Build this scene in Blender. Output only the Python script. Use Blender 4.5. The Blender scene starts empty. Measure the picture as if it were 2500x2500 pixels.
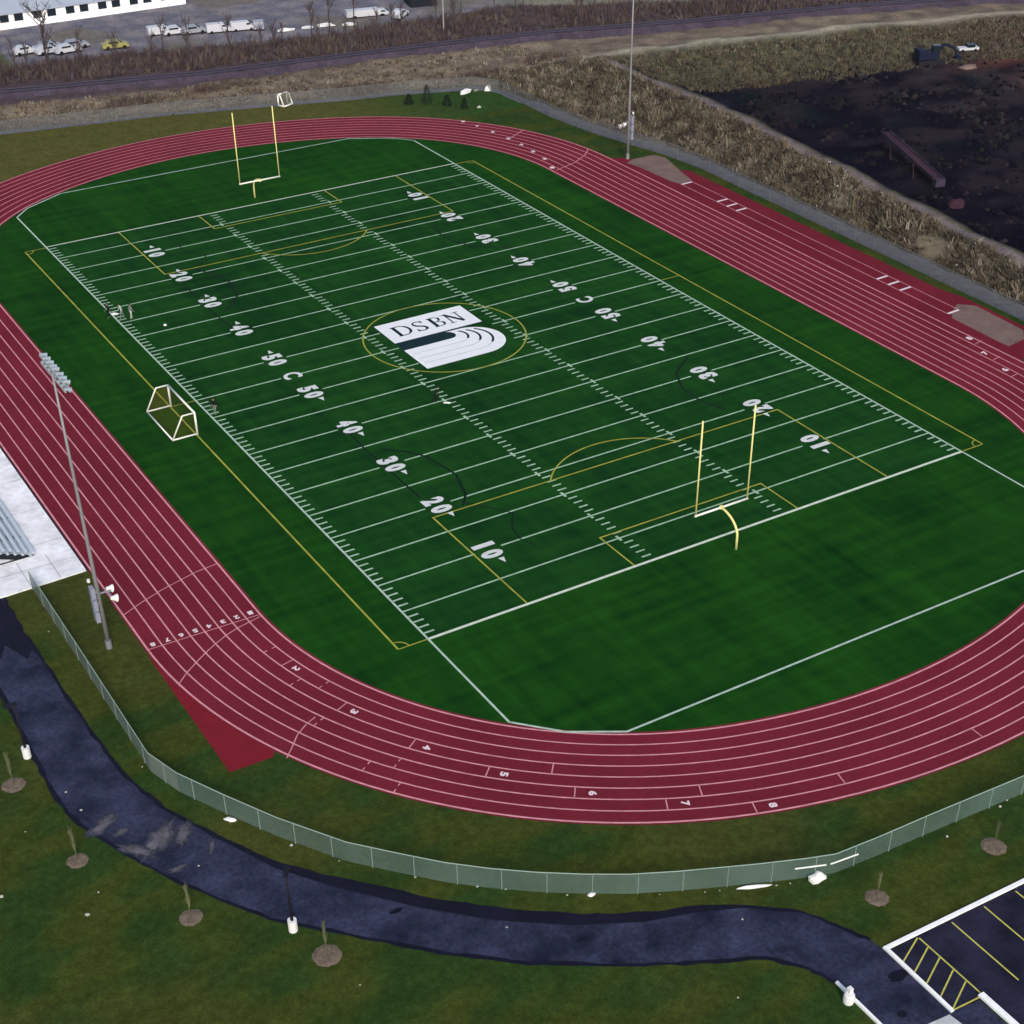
import bpy, bmesh, math, random
from mathutils import Vector, Matrix, noise
from mathutils.geometry import tessellate_polygon
R = math.radians
random.seed(11)
S = bpy.context.scene
COL = S.collection

# ------------------------------------------------------------------ camera, sky, sun, exposure
cam = bpy.data.objects.new('camera', bpy.data.cameras.new('camera'))
COL.objects.link(cam)
cam.location = (-45.9077, -90.0044, 72.0193)
cam.rotation_euler = (R(53.0406), R(0.3141), R(-31.5612))
cam.data.sensor_width = 36
cam.data.lens = 3708.54 / 2500 * 36
cam.data.shift_x = -23.09 / 2500
cam.data.shift_y = 399.11 / 2500
cam.data.clip_start = 1
cam.data.clip_end = 5000
S.camera = cam
S.render.resolution_x = S.render.resolution_y = 1024

SUN_EL, SUN_AZ = 34.0, 200.0          # azimuth of the sun, degrees clockwise from +Y
w = bpy.data.worlds.new("World"); S.world = w; w.use_nodes = True
nt = w.node_tree
bg = nt.nodes['Background']
sky = nt.nodes.new('ShaderNodeTexSky'); sky.sky_type = 'NISHITA'; sky.sun_disc = False
sky.sun_elevation = R(SUN_EL); sky.sun_rotation = R(SUN_AZ)
sky.air_density = 1.0; sky.dust_density = 2.5; sky.ozone_density = 1.0
nt.links.new(sky.outputs[0], bg.inputs[0]); bg.inputs[1].default_value = 0.11
sd = bpy.data.lights.new('sun', 'SUN'); sd.energy = 1.5; sd.angle = R(12); sd.color = (1.0, 0.95, 0.88)
sun = bpy.data.objects.new('sun', sd); COL.objects.link(sun)
az = R(SUN_AZ)
sdir = Vector((math.sin(az) * math.cos(R(SUN_EL)), math.cos(az) * math.cos(R(SUN_EL)), math.sin(R(SUN_EL))))
sun.rotation_euler = sdir.to_track_quat('Z', 'Y').to_euler()
S.view_settings.view_transform = 'Standard'; S.view_settings.look = 'None'
S.view_settings.exposure = 0.55; S.view_settings.gamma = 1

# ------------------------------------------------------------------ materials
def mat(name, col, rough=0.85, var=0.0, scale=1.0, col2=None, bump=0.0, stretch=(1, 1, 1), metal=0.0, spec=0.12, fine=None, alpha=None, rot=0.0):
    m = bpy.data.materials.new(name); m.use_nodes = True
    t = m.node_tree; N = t.nodes; L = t.links
    p = N['Principled BSDF']
    p.inputs['Roughness'].default_value = rough
    p.inputs['Metallic'].default_value = metal
    p.inputs['Specular IOR Level'].default_value = spec
    c = (*col, 1)
    if var or col2:
        tc = N.new('ShaderNodeTexCoord'); mp = N.new('ShaderNodeMapping')
        geo = N.new('ShaderNodeNewGeometry')
        L.new(geo.outputs['Position'], mp.inputs[0])
        mp.inputs['Scale'].default_value = stretch
        mp.inputs['Rotation'].default_value = (0, 0, rot)
        n = N.new('ShaderNodeTexNoise'); n.inputs['Scale'].default_value = scale
        n.inputs['Detail'].default_value = 6; n.inputs['Roughness'].default_value = 0.6
        L.new(mp.outputs[0], n.inputs['Vector'])
        r = N.new('ShaderNodeValToRGB')
        lo = tuple(x * (1 - var) for x in col); hi = tuple(min(1, x * (1 + var)) for x in (col2 or col))
        r.color_ramp.elements[0].position = 0.33; r.color_ramp.elements[0].color = (*lo, 1)
        r.color_ramp.elements[1].position = 0.67; r.color_ramp.elements[1].color = (*hi, 1)
        L.new(n.outputs['Fac'], r.inputs[0])
        out = r.outputs[0]
        if fine:
            n2 = N.new('ShaderNodeTexNoise'); n2.inputs['Scale'].default_value = fine[0]; n2.inputs['Detail'].default_value = 4
            L.new(geo.outputs['Position'], n2.inputs['Vector'])
            mr = N.new('ShaderNodeMapRange'); mr.inputs['From Min'].default_value = 0.3; mr.inputs['From Max'].default_value = 0.7
            mr.inputs['To Min'].default_value = 1 - fine[1]; mr.inputs['To Max'].default_value = 1 + fine[1]
            L.new(n2.outputs['Fac'], mr.inputs['Value'])
            vm = N.new('ShaderNodeVectorMath'); vm.operation = 'SCALE'
            L.new(out, vm.inputs[0]); L.new(mr.outputs[0], vm.inputs['Scale'])
            out = vm.outputs[0]
        L.new(out, p.inputs['Base Color'])
        if bump:
            b = N.new('ShaderNodeBump'); b.inputs['Strength'].default_value = bump; b.inputs['Distance'].default_value = 0.1
            L.new(n.outputs['Fac'], b.inputs['Height']); L.new(b.outputs[0], p.inputs['Normal'])
    else:
        p.inputs['Base Color'].default_value = c
    if alpha is not None:
        p.inputs['Alpha'].default_value = alpha
    return m

M = {}
M['white_paint'] = mat('white_paint', (.62, .64, .62), var=.08, scale=3)
M['line_paint'] = mat('line_paint', (.34, .50, .34), var=.22, scale=1.4)
M['goal_paint'] = mat('goal_paint', (.58, .66, .52), var=.12, scale=1.4)
M['yellow_paint'] = mat('yellow_paint', (.32, .32, .045), var=.25, scale=.8)
M['dark_paint'] = mat('dark_paint', (.0008, .007, .005), var=.2, scale=2)
M['navy_paint'] = mat('navy_paint', (.004, .020, .026), var=.1, scale=2)
M['faint_grey'] = mat('faint_grey', (.42, .46, .45), var=.1, scale=2)
M['track_paint'] = mat('track_paint', (.62, .27, .30), var=.18, scale=1.2)
M['track_num'] = mat('track_num', (.78, .62, .66), var=.05, scale=1.2)
M['track'] = mat('track_rubber', (.162, .0175, .030), rough=.9, spec=0, var=.13, scale=.12, fine=(3.5, .10))
M['track_far'] = M['track']
M['red_patch'] = mat('red_rubber_patch', (.185, .015, .024), rough=.9, spec=0, var=.08, scale=.5, fine=(3, .08))
M['runway'] = mat('runway_rubber', (.150, .015, .027), rough=.9, spec=0, var=.12, scale=.2, fine=(3, .08))
M['sand'] = mat('pit_sand', (.17, .115, .10), rough=.95, var=.18, scale=.5, fine=(4, .1))
M['concrete'] = mat('concrete', (.80, .80, .82), rough=.9, var=.20, scale=.35, fine=(1.5, .10))
M['pave'] = mat('pavers', (.52, .53, .54), rough=.9, var=.15, scale=.5, fine=(2, .1))
M['kerb'] = mat('kerb_concrete', (.92, .92, .90), rough=.9, var=.08, scale=1)
M['path'] = mat('path_asphalt', (.0090, .0125, .034), rough=.75, var=.3, scale=.34, col2=(.031, .034, .068), fine=(3.2, .32), spec=.15)
M['lot'] = mat('lot_asphalt', (.009, .009, .023), rough=.7, var=.3, scale=.35, col2=(.019, .018, .038), fine=(3, .2), spec=.1)
M['wet'] = mat('fresh_asphalt', (.0060, .0062, .017), rough=.7, var=.3, scale=.5)
M['dust'] = mat('pale_dust', (.105, .10, .118), rough=.95, var=.45, scale=.8)
M['mulch'] = mat('mulch', (.15, .115, .085), rough=.95, var=.25, scale=2.5, fine=(8, .25))
M['mulch_rim'] = mat('mulch_rim', (.040, .026, .010), rough=.95, var=.25, scale=1.5)
M['metal'] = mat('galvanised', (.42, .44, .44), rough=.5, metal=.3)
M['pole'] = mat('pole_steel', (.27, .27, .28), rough=.55, metal=.3)
M['alu'] = mat('aluminium', (.50, .57, .63), rough=.5)
M['dark'] = mat('dark_metal', (.012, .013, .02), rough=.6)
M['yellow_post'] = mat('yellow_post', (.80, .74, .28), rough=.5)
M['white_tube'] = mat('white_tube', (.80, .80, .74), rough=.5)
M['white'] = mat('white_plain', (.75, .75, .73), rough=.7)
M['bluegrey'] = mat('enclosure_grey', (.24, .26, .33), rough=.6)
M['lamp'] = mat('lamp_housing', (.30, .36, .41), rough=.5)
M['glass'] = mat('dark_glass', (.01, .016, .025), rough=.2, spec=.5)
M['rubber'] = mat('tyre', (.01, .01, .01), rough=.9)
M['bark'] = mat('bark', (.060, .045, .050), rough=.95)
M['twig'] = mat('twigs', (.085, .064, .066), rough=.95)
M['brush'] = mat('brush_stems', (.045, .029, .028), rough=.95, var=.4, scale=.25)
M['sapbark'] = mat('sapling_bark', (.10, .10, .05), rough=.9)
M['saptwig'] = mat('sapling_twigs', (.16, .165, .09), rough=.9)
M['conifer'] = mat('conifer', (.012, .028, .010), rough=.95)
M['roof'] = mat('roof_metal', (.46, .50, .56), rough=.6, var=.06, scale=.3)
M['wall'] = mat('white_wall', (.93, .94, .95), rough=.8, var=.04, scale=.5)
M['rust'] = mat('rusty_steel', (.045, .018, .03), rough=.9, var=.4, scale=.5)
M['old_steel'] = mat('old_steel', (.038, .031, .052), rough=.9, var=.4, scale=.6)
M['pale_stone'] = mat('pale_stone', (.42, .43, .36), rough=.9)
M['ballast'] = mat('ballast', (.052, .040, .058), rough=.95, var=.3, scale=.3, fine=(2, .25))
M['rail'] = mat('rail_steel', (.075, .065, .10), rough=.5, metal=.4)
M['black_cloth'] = mat('black_cloth', (.008, .010, .012), rough=.9)
M['grey_cloth'] = mat('grey_cloth', (.16, .19, .18), rough=.9)
M['white_cloth'] = mat('white_cloth', (.45, .50, .46), rough=.9)
M['skin'] = mat('skin', (.40, .25, .19), rough=.7)
M['hair'] = mat('hair', (.02, .012, .008), rough=.9)
M['shoe'] = mat('pale_shoe', (.35, .34, .30), rough=.8)
M['blue_paint'] = mat('blue_machine', (.007, .010, .032), rough=.6)
M['car_white'] = mat('car_white', (.55, .56, .60), rough=.4)
M['car_grey'] = mat('car_grey', (.30, .31, .36), rough=.4)
M['car_yellow'] = mat('car_yellow', (.33, .31, .10), rough=.4)

def mesh_see_through(name, col, op, rough=.7):
    m = bpy.data.materials.new(name); m.use_nodes = True
    t = m.node_tree; N = t.nodes; L = t.links
    for n in list(N): N.remove(n)
    o = N.new('ShaderNodeOutputMaterial'); mx = N.new('ShaderNodeMixShader'); tr = N.new('ShaderNodeBsdfTransparent'); d = N.new('ShaderNodeBsdfDiffuse')
    d.inputs[0].default_value = (*col, 1)
    geo = N.new('ShaderNodeNewGeometry'); nz = N.new('ShaderNodeTexNoise'); nz.inputs['Scale'].default_value = .2; nz.inputs['Detail'].default_value = 1
    L.new(geo.outputs['Position'], nz.inputs['Vector'])
    mr = N.new('ShaderNodeMapRange'); mr.inputs['From Min'].default_value = .3; mr.inputs['From Max'].default_value = .7
    mr.inputs['To Min'].default_value = op * .8; mr.inputs['To Max'].default_value = min(1, op * 1.2)
    L.new(nz.outputs['Fac'], mr.inputs['Value'])
    L.new(mr.outputs[0], mx.inputs[0]); L.new(tr.outputs[0], mx.inputs[1]); L.new(d.outputs[0], mx.inputs[2]); L.new(mx.outputs[0], o.inputs[0])
    return m
M['chainlink'] = mesh_see_through('chainlink', (.14, .215, .19), .43)
M['chainlink_dense'] = mesh_see_through('chainlink_dense', (.15, .19, .165), .72)
M['chainlink_far'] = mesh_see_through('chainlink_far', (.15, .155, .16), .42)
M['net'] = mesh_see_through('goal_net', (.15, .13, .02), .15)
M['fence_post'] = mat('fence_post', (.20, .26, .235), rough=.6)
M['far_post'] = mat('far_post', (.13, .14, .145), rough=.7)
M['fence_rail'] = mat('fence_rail', (.27, .36, .30), rough=.6)

# turf: green with panel seams in both directions
def turf_mat(name, c1, c2):
    m = bpy.data.materials.new(name); m.use_nodes = True
    t = m.node_tree; N = t.nodes; L = t.links; p = N['Principled BSDF']
    p.inputs['Roughness'].default_value = .95; p.inputs['Specular IOR Level'].default_value = 0
    geo = N.new('ShaderNodeNewGeometry')
    def nz(scale, st, det=4):
        mp = N.new('ShaderNodeMapping'); mp.inputs['Scale'].default_value = st
        L.new(geo.outputs['Position'], mp.inputs[0])
        n = N.new('ShaderNodeTexNoise'); n.inputs['Scale'].default_value = scale; n.inputs['Detail'].default_value = det
        L.new(mp.outputs[0], n.inputs['Vector']); return n.outputs['Fac']
    def mth(op, a, b):
        n = N.new('ShaderNodeMath'); n.operation = op
        for i, v in enumerate((a, b)):
            if isinstance(v, (int, float)): n.inputs[i].default_value = v
            else: L.new(v, n.inputs[i])
        return n.outputs[0]
    a = nz(.9, (.04, 1, 1), 2)      # streaks along X
    b = nz(.8, (1, .04, 1), 2)      # streaks along Y
    c = nz(.10, (1, 1, 1), 3)       # large patches
    d = nz(.55, (1, 1, 1), 4)       # soft blotches
    s = mth('ADD', mth('MULTIPLY', a, .30), mth('MULTIPLY', b, .26))
    s = mth('ADD', s, mth('MULTIPLY', c, .28))
    s = mth('ADD', s, mth('MULTIPLY', d, .22))
    r = N.new('ShaderNodeValToRGB')
    r.color_ramp.elements[0].position = .40; r.color_ramp.elements[0].color = (*c1, 1)
    r.color_ramp.elements[1].position = .66; r.color_ramp.elements[1].color = (*c2, 1)
    L.new(s, r.inputs[0]); L.new(r.outputs[0], p.inputs['Base Color'])
    return m
M['turf'] = turf_mat('turf', (.0028, .028, .0042), (.0118, .071, .0068))
M['turf_play'] = turf_mat('turf_play', (.0030, .028, .0068), (.0118, .071, .0104))
M['grass_in'] = mat('mown_grass', (.020, .031, .008), rough=.95, var=.2, scale=.16, col2=(.040, .038, .008), fine=(.9, .22), spec=.1)

# ------------------------------------------------------------------ mesh helpers
class MB:
    def __init__(s): s.v = []; s.f = []; s.m = []
    def add(s, vs, fs, mi=0):
        o = len(s.v); s.v += [tuple(v) for v in vs]; s.f += [[i + o for i in f] for f in fs]; s.m += [mi] * len(fs)
    def box(s, c, d, rz=0, mi=0, ry=0):
        cx, cy, cz = c; x, y, z = d[0] / 2, d[1] / 2, d[2] / 2
        rot = Matrix.Rotation(rz, 3, 'Z') @ Matrix.Rotation(ry, 3, 'Y')
        vs = [rot @ Vector(p) + Vector(c) for p in ((-x, -y, -z), (x, -y, -z), (x, y, -z), (-x, y, -z), (-x, -y, z), (x, -y, z), (x, y, z), (-x, y, z))]
        s.add(vs, [(0, 3, 2, 1), (4, 5, 6, 7), (0, 1, 5, 4), (1, 2, 6, 5), (2, 3, 7, 6), (3, 0, 4, 7)], mi)
    def tube(s, pts, r, n=8, mi=0, cap=True):
        pts = [Vector(p) for p in pts]; rs = r if isinstance(r, (list, tuple)) else [r] * len(pts)
        o = len(s.v); prev = None
        for i, p in enumerate(pts):
            t = (pts[min(i + 1, len(pts) - 1)] - pts[max(i - 1, 0)]).normalized()
            if prev is None:
                u = t.orthogonal().normalized()
            else:
                u = (prev - t * prev.dot(t)).normalized()
            prev = u; b = t.cross(u)
            for k in range(n):
                a = 2 * math.pi * k / n
                s.v.append(tuple(p + (u * math.cos(a) + b * math.sin(a)) * rs[i]))
        for i in range(len(pts) - 1):
            for k in range(n):
                s.f.append([o + i * n + k, o + i * n + (k + 1) % n, o + (i + 1) * n + (k + 1) % n, o + (i + 1) * n + k]); s.m.append(mi)
        if cap:
            s.f.append([o + k for k in range(n)][::-1]); s.f.append([o + (len(pts) - 1) * n + k for k in range(n)]); s.m += [mi, mi]
    def cyl(s, c, r, h, n=16, r2=None, mi=0):
        c = Vector(c); s.tube([c, c + Vector((0, 0, h))], [r, r if r2 is None else r2], n, mi)
    def poly(s, pts, z, mi=0):
        vs = [Vector((p[0], p[1], z if len(p) < 3 else p[2])) for p in pts]
        flat = [Vector((v.x, v.y, 0)) for v in vs]
        tris = tessellate_polygon([flat])
        a = sum(flat[i].x * flat[(i + 1) % len(flat)].y - flat[(i + 1) % len(flat)].x * flat[i].y for i in range(len(flat)))
        fs = []
        for t in tris:
            p, q, r_ = [flat[i] for i in t]
            cr = (q.x - p.x) * (r_.y - p.y) - (q.y - p.y) * (r_.x - p.x)
            fs.append(tuple(t) if cr > 0 else tuple(reversed(t)))
        s.add(vs, fs, mi)
    def ribbon(s, pts, wd, z, mi=0, closed=False):
        P = [Vector((p[0], p[1])) for p in pts]; n = len(P); L_, R_ = [], []
        for i in range(n):
            a = P[i - 1] if (i > 0 or closed) else None
            b = P[(i + 1) % n] if (i < n - 1 or closed) else None
            t1 = (P[i] - a).normalized() if a is not None else None
            t2 = (b - P[i]).normalized() if b is not None else None
            if t1 is None: t1 = t2
            if t2 is None: t2 = t1
            n1 = Vector((-t1.y, t1.x)); n2 = Vector((-t2.y, t2.x)); m = (n1 + n2)
            m = m.normalized() if m.length > 1e-6 else n1
            k = (wd / 2) / max(.35, m.dot(n1))
            L_.append(P[i] + m * k); R_.append(P[i] - m * k)
        o = len(s.v)
        for a, b in zip(L_, R_): s.v.append((a.x, a.y, z)); s.v.append((b.x, b.y, z))
        for i in range(n if closed else n - 1):
            j = (i + 1) % n
            s.f.append([o + 2 * i, o + 2 * i + 1, o + 2 * j + 1, o + 2 * j]); s.m.append(mi)
    def band(s, A, B, z, mi=0, closed=False):
        o = len(s.v); n = len(A)
        for a, b in zip(A, B): s.v.append((a[0], a[1], z)); s.v.append((b[0], b[1], z))
        for i in range(n if closed else n - 1):
            j = (i + 1) % n
            s.f.append([o + 2 * i, o + 2 * j, o + 2 * j + 1, o + 2 * i + 1]); s.m.append(mi)
    def extrude_poly(s, pts, z0, z1, mi=0):
        s.poly(pts, z1, mi)
        n = len(pts); o = len(s.v)
        for p in pts: s.v.append((p[0], p[1], z0)); s.v.append((p[0], p[1], z1))
        for i in range(n):
            j = (i + 1) % n; s.f.append([o + 2 * i, o + 2 * j, o + 2 * j + 1, o + 2 * i + 1]); s.m.append(mi)
    def mesh(s, name, mats):
        me = bpy.data.meshes.new(name); me.from_pydata(s.v, [], s.f)
        for m in (mats if isinstance(mats, (list, tuple)) else [mats]): me.materials.append(M[m] if isinstance(m, str) else m)
        if isinstance(mats, (list, tuple)): me.polygons.foreach_set('material_index', s.m)
        me.update(); return me
    def build(s, name, mats, parent=None, smooth=False):
        me = s.mesh(name, mats)
        if smooth: me.polygons.foreach_set('use_smooth', [True] * len(me.polygons))
        o = bpy.data.objects.new(name, me); COL.objects.link(o)
        if parent is not None: o.parent = parent
        return o

def tag(o, label=None, cat=None, group=None, kind=None):
    if label: o['label'] = label
    if cat: o['category'] = cat
    if group: o['group'] = group
    if kind: o['kind'] = kind
    return o
def thing(name, label, cat, loc=(0, 0, 0), rz=0, group=None):
    o = bpy.data.objects.new(name, None); COL.objects.link(o)
    o.location = loc; o.rotation_euler = (0, 0, rz); o.empty_display_size = .3
    return tag(o, label, cat, group)
def struct(b, name, m):
    return tag(b.build(name, m), kind='structure')
KIDS = {}
def dup(root, loc, rz=0, label=None, group=None, scale=None):
    r = root.copy(); COL.objects.link(r); r.location = loc; r.rotation_euler = (0, 0, rz)
    if scale: r.scale = scale
    if label: r['label'] = label
    if group: r['group'] = group
    for ch in list(root.children):
        c = ch.copy(); COL.objects.link(c); c.parent = r
        for g in list(ch.children):
            d = g.copy(); COL.objects.link(d); d.parent = c
    return r

# ------------------------------------------------------------------ terrain
YD = .9144; W = 59.436; L_ = 100.584; CX, CY = 29.7, 50.29
def interp(x, pts):
    if x <= pts[0][0]: return pts[0][1]
    for (a, b), (c, d) in zip(pts, pts[1:]):
        if x <= c: return b + (d - b) * (x - a) / (c - a)
    return pts[-1][1]
def sstep(a, b, x):
    t = max(0, min(1, (x - a) / (b - a))); return t * t * (3 - 2 * t)
CREST_X = [(-40, 93.5), (20, 95.5), (35, 96.9), (50, 98.3), (68, 100.2), (90, 102.4), (112, 102), (140, 104)]      # y -> x of the berm's crest
RIDGE_Y = [(80, 138), (108, 134), (122, 131), (157, 124), (190, 115), (260, 98)]                  # x -> y of the pale ridge beyond the pit
TAN_Y = [(-100, 182), (12, 162), (46, 156), (86, 153), (110, 148.5), (133, 141), (165, 134), (185, 127), (260, 105)]
BAL_Y = [(-100, 196), (15, 174), (49, 164.5), (71, 159.5), (104, 154.5), (136, 147), (165, 139.5), (260, 112)]
ROAD_Y = [(-100, 196), (18, 183), (37, 181.5), (55, 177), (78, 172), (90, 173.5), (113, 173), (143, 157), (190, 145), (260, 122)]
def h_at(x, y):
    d1 = x - interp(y, CREST_X); d2 = interp(x, RIDGE_Y) - y
    south = sstep(-45, -15, y)
    bump = 2.5 * sstep(91.0, x - d1 - .8, x) * (1 - sstep(0, 9, d1)) * sstep(-2, 12, d2) * south
    pit = -3.2 * min(sstep(1, 10, d1), sstep(2, 17, d2)) * south
    n = noise.noise(Vector((x * .12, y * .12, 0))) * .5 + noise.noise(Vector((x * .4, y * .4, 3))) * .22
    rough = sstep(91.0, 94.5, x) if y < 128 else 1.0
    if y > 120: rough = sstep(interp(x, [(-30, 154), (8, 151), (80, 132.5), (88, 125)]), interp(x, [(-30, 158), (8, 155), (80, 136), (88, 129)]), y)
    if y >= 120 and x > 88: rough = 1
    if y > interp(x, ROAD_Y): rough = .1
    ridge = 1.0 * math.exp(-((d2) / 4.0) ** 2) * sstep(100, 115, x) * south
    return -.05 + bump + pit + ridge + n * rough * (1.0 if d1 < 3 or d2 < 8 else 1.5)

def mixc(a, b, t): return tuple(a[i] * (1 - t) + b[i] * t for i in range(3))
C_LAWN = (.043, .057, .0105); C_LAWN2 = (.023, .049, .011); C_LAWNB = (.055, .061, .014)
LAWN_A = R(10)
C_DRY = (.17, .14, .095); C_DRY2 = (.075, .058, .045); C_TAN = (.21, .165, .12); C_TAN2 = (.13, .10, .08)
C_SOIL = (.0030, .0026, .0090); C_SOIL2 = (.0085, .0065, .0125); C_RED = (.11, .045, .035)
C_BRUSH = (.085, .060, .058); C_GREY = (.135, .132, .165); C_GRAVEL = (.20, .185, .20); C_OLIVE = (.085, .085, .045)
def col_at(x, y):
    n1 = noise.noise(Vector((x * .07, y * .07, 7))) * .5 + .5
    n2 = noise.noise(Vector((x * .25, y * .25, 9))) * .5 + .5
    n3 = noise.noise(Vector((x * .9, y * .35, 5))) * .5 + .5
    d1 = x - interp(y, CREST_X); d2 = interp(x, RIDGE_Y) - y
    # lawn
    ax_, ay_ = math.cos(LAWN_A), math.sin(LAWN_A); u_, v_ = x * ax_ + y * ay_, -x * ay_ + y * ax_
    n4 = noise.noise(Vector((u_ * .07, v_ * .30, 2))) * .5 + .5; n4 = n4 * .6 + (noise.noise(Vector((u_ * .22, v_ * .9, 12))) * .5 + .5) * .4
    c = mixc(C_LAWN, C_LAWN2, sstep(.44, .56, n4 * .7 + n2 * .3)); c = mixc(c, C_LAWNB, sstep(.5, .75, n1) * .7)
    if y > 118 and x < 83.5: c = mixc(c, mixc((.085, .082, .022), (.024, .062, .014), sstep(50, 76, x)), .85)
    # dry strip right of the fence
    fx_ = interp(y, [(80, 90.2), (88, 89.2), (94.5, 87.4), (100.5, 86.1), (106, 85.4), (120, 84.4), (129, 83.2)])
    t = sstep(fx_, fx_ + 1.2, x) if y < 129 else 0
    fy = interp(x, [(-60, 152), (8, 148.5), (35, 143.5), (60, 136.8), (80, 130.5), (84, 126), (88, 116)])
    t2 = sstep(fy + .5, fy + 4, y)
    tan = mixc(C_TAN, C_TAN2, sstep(.35, .7, n2)); dry = mixc(C_DRY2, C_DRY, sstep(.3, .7, n3 * .6 + n2 * .4))
    if x > 88 and y >= 118: t2 = 1
    gs = mixc(dry, tan, sstep(120, 138, y - (x - 85) * -.2))
    c = mixc(c, gs, max(t, t2))
    c = mixc(c, (.17, .14, .15), math.exp(-((d1 + .4) / 1.1) ** 2) * .85 * sstep(-2, 6, d2))
    # slope beyond the pit: olive
    if d1 > 0 and d2 > -1:
        ol = mixc(C_OLIVE, (.045, .045, .035), sstep(.35, .65, n3)); ol = mixc(ol, (.075, .05, .045), sstep(150, 185, x))
        c = mixc(c, ol, sstep(-1, 2, d2) * sstep(-1, 2, d1))
    if d1 > -30 and abs(d2) < 3.5 and x > 104: c = mixc(c, (.30, .265, .20), math.exp(-(d2 / 1.5) ** 2))
    # pit soil, near-black from the berm's crest on, paler farther out
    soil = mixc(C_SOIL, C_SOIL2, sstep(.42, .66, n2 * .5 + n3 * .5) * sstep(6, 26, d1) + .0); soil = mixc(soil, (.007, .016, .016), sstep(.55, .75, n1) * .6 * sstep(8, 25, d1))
    n6 = noise.fractal(Vector((x * .09, y * .13, 33)), .8, 2.1, 5) * .5 + .5
    soil = mixc(soil, (.022, .017, .022), sstep(.42, .68, n6) * sstep(8, 22, d1) * .8)
    soil = mixc(soil, (.034, .027, .032), sstep(130, 165, x) * sstep(.3, .7, n6) * .7)
    soil = mixc(soil, (.03, .03, .055), max(0, 1 - ((x - 113) / 5) ** 2 - ((y - 112) / 4) ** 2) * .8)
    red = max(math.exp(-((x - 180) / 14) ** 2 - ((y - 104.5) / 2.6) ** 2), math.exp(-((x - 171) / 6) ** 2 - ((y - 86) / 9) ** 2) * (1 if n2 > .45 else .4))
    soil = mixc(soil, C_RED, min(1, red))
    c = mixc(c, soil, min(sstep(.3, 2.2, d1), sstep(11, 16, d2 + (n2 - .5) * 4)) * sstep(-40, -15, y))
    # railway, brush, road
    ty = interp(x, TAN_Y); by = interp(x, BAL_Y); ry = interp(x, ROAD_Y)
    if x > 185: ty = interp(x, TAN_Y)
    c = mixc(c, mixc(C_BRUSH, (.065, .05, .062), n2), sstep(ty - 1.5, ty + 1.5, y))
    c = mixc(c, mixc(C_BRUSH, (.045, .032, .036), sstep(.4, .6, n3)), sstep(by - 1, by + 2, y))
    gr = mixc(C_GREY, C_GRAVEL, sstep(.4, .65, n2)); gr = mixc(gr, (.16, .14, .115), sstep(.55, .7, n1) * .8)
    if x < 22: gr = mixc(gr, (.075, .08, .035), sstep(203, 197, y) * sstep(23, 20, x))
    if x > 105: gr = mixc(gr, (.20, .185, .14), sstep(105, 120, x))
    c = mixc(c, gr, sstep(ry - 1, ry + 2, y + (n2 - .5) * 3))
    return c

xs = [-1500, -700, -300, -150, -90] + [-66 + i * 1.0 for i in range(0, 291)] + [240, 300, 450, 800, 1600]
ys = [-900, -400, -200, -120] + [-76 + i * 1.0 for i in range(0, 316)] + [260, 320, 450, 800, 1600]
vs = []; cols = []
for y in ys:
    for x in xs:
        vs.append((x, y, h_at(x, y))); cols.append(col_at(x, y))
nx = len(xs)
fs = [(j * nx + i, j * nx + i + 1, (j + 1) * nx + i + 1, (j + 1) * nx + i) for j in range(len(ys) - 1) for i in range(nx - 1)]
me = bpy.data.meshes.new('ground'); me.from_pydata(vs, [], fs)
ca = me.color_attributes.new('zone', 'FLOAT_COLOR', 'POINT')
flat = []
for c in cols: flat += [c[0], c[1], c[2], 1.0]
ca.data.foreach_set('color', flat)
me.polygons.foreach_set('use_smooth', [True] * len(me.polygons))
gm = bpy.data.materials.new('ground_cover'); gm.use_nodes = True
t = gm.node_tree; N = t.nodes; LK = t.links; p = N['Principled BSDF']; p.inputs['Roughness'].default_value = .95; p.inputs['Specular IOR Level'].default_value = 0
at = N.new('ShaderNodeAttribute'); at.attribute_name = 'zone'
geo = N.new('ShaderNodeNewGeometry')
def nn(sc, lo, hi, det=5):
    n = N.new('ShaderNodeTexNoise'); n.inputs['Scale'].default_value = sc; n.inputs['Detail'].default_value = det
    LK.new(geo.outputs['Position'], n.inputs['Vector'])
    mr = N.new('ShaderNodeMapRange'); mr.inputs['From Min'].default_value = .32; mr.inputs['From Max'].default_value = .68
    mr.inputs['To Min'].default_value = lo; mr.inputs['To Max'].default_value = hi
    LK.new(n.outputs['Fac'], mr.inputs['Value']); return mr.outputs[0]
mu0 = N.new('ShaderNodeMath'); mu0.operation = 'MULTIPLY'; LK.new(nn(1.6, .80, 1.2), mu0.inputs[0]); LK.new(nn(5.5, .80, 1.2), mu0.inputs[1])
mu = N.new('ShaderNodeMath'); mu.operation = 'MULTIPLY'; LK.new(mu0.outputs[0], mu.inputs[0]); LK.new(nn(.45, .86, 1.14), mu.inputs[1])
vm = N.new('ShaderNodeVectorMath'); vm.operation = 'SCALE'; LK.new(at.outputs['Color'], vm.inputs[0]); LK.new(mu.outputs[0], vm.inputs['Scale'])
LK.new(vm.outputs[0], p.inputs['Base Color'])
me.materials.append(gm); me.update()
go = bpy.data.objects.new('ground', me); COL.objects.link(go); tag(go, kind='structure')

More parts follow.
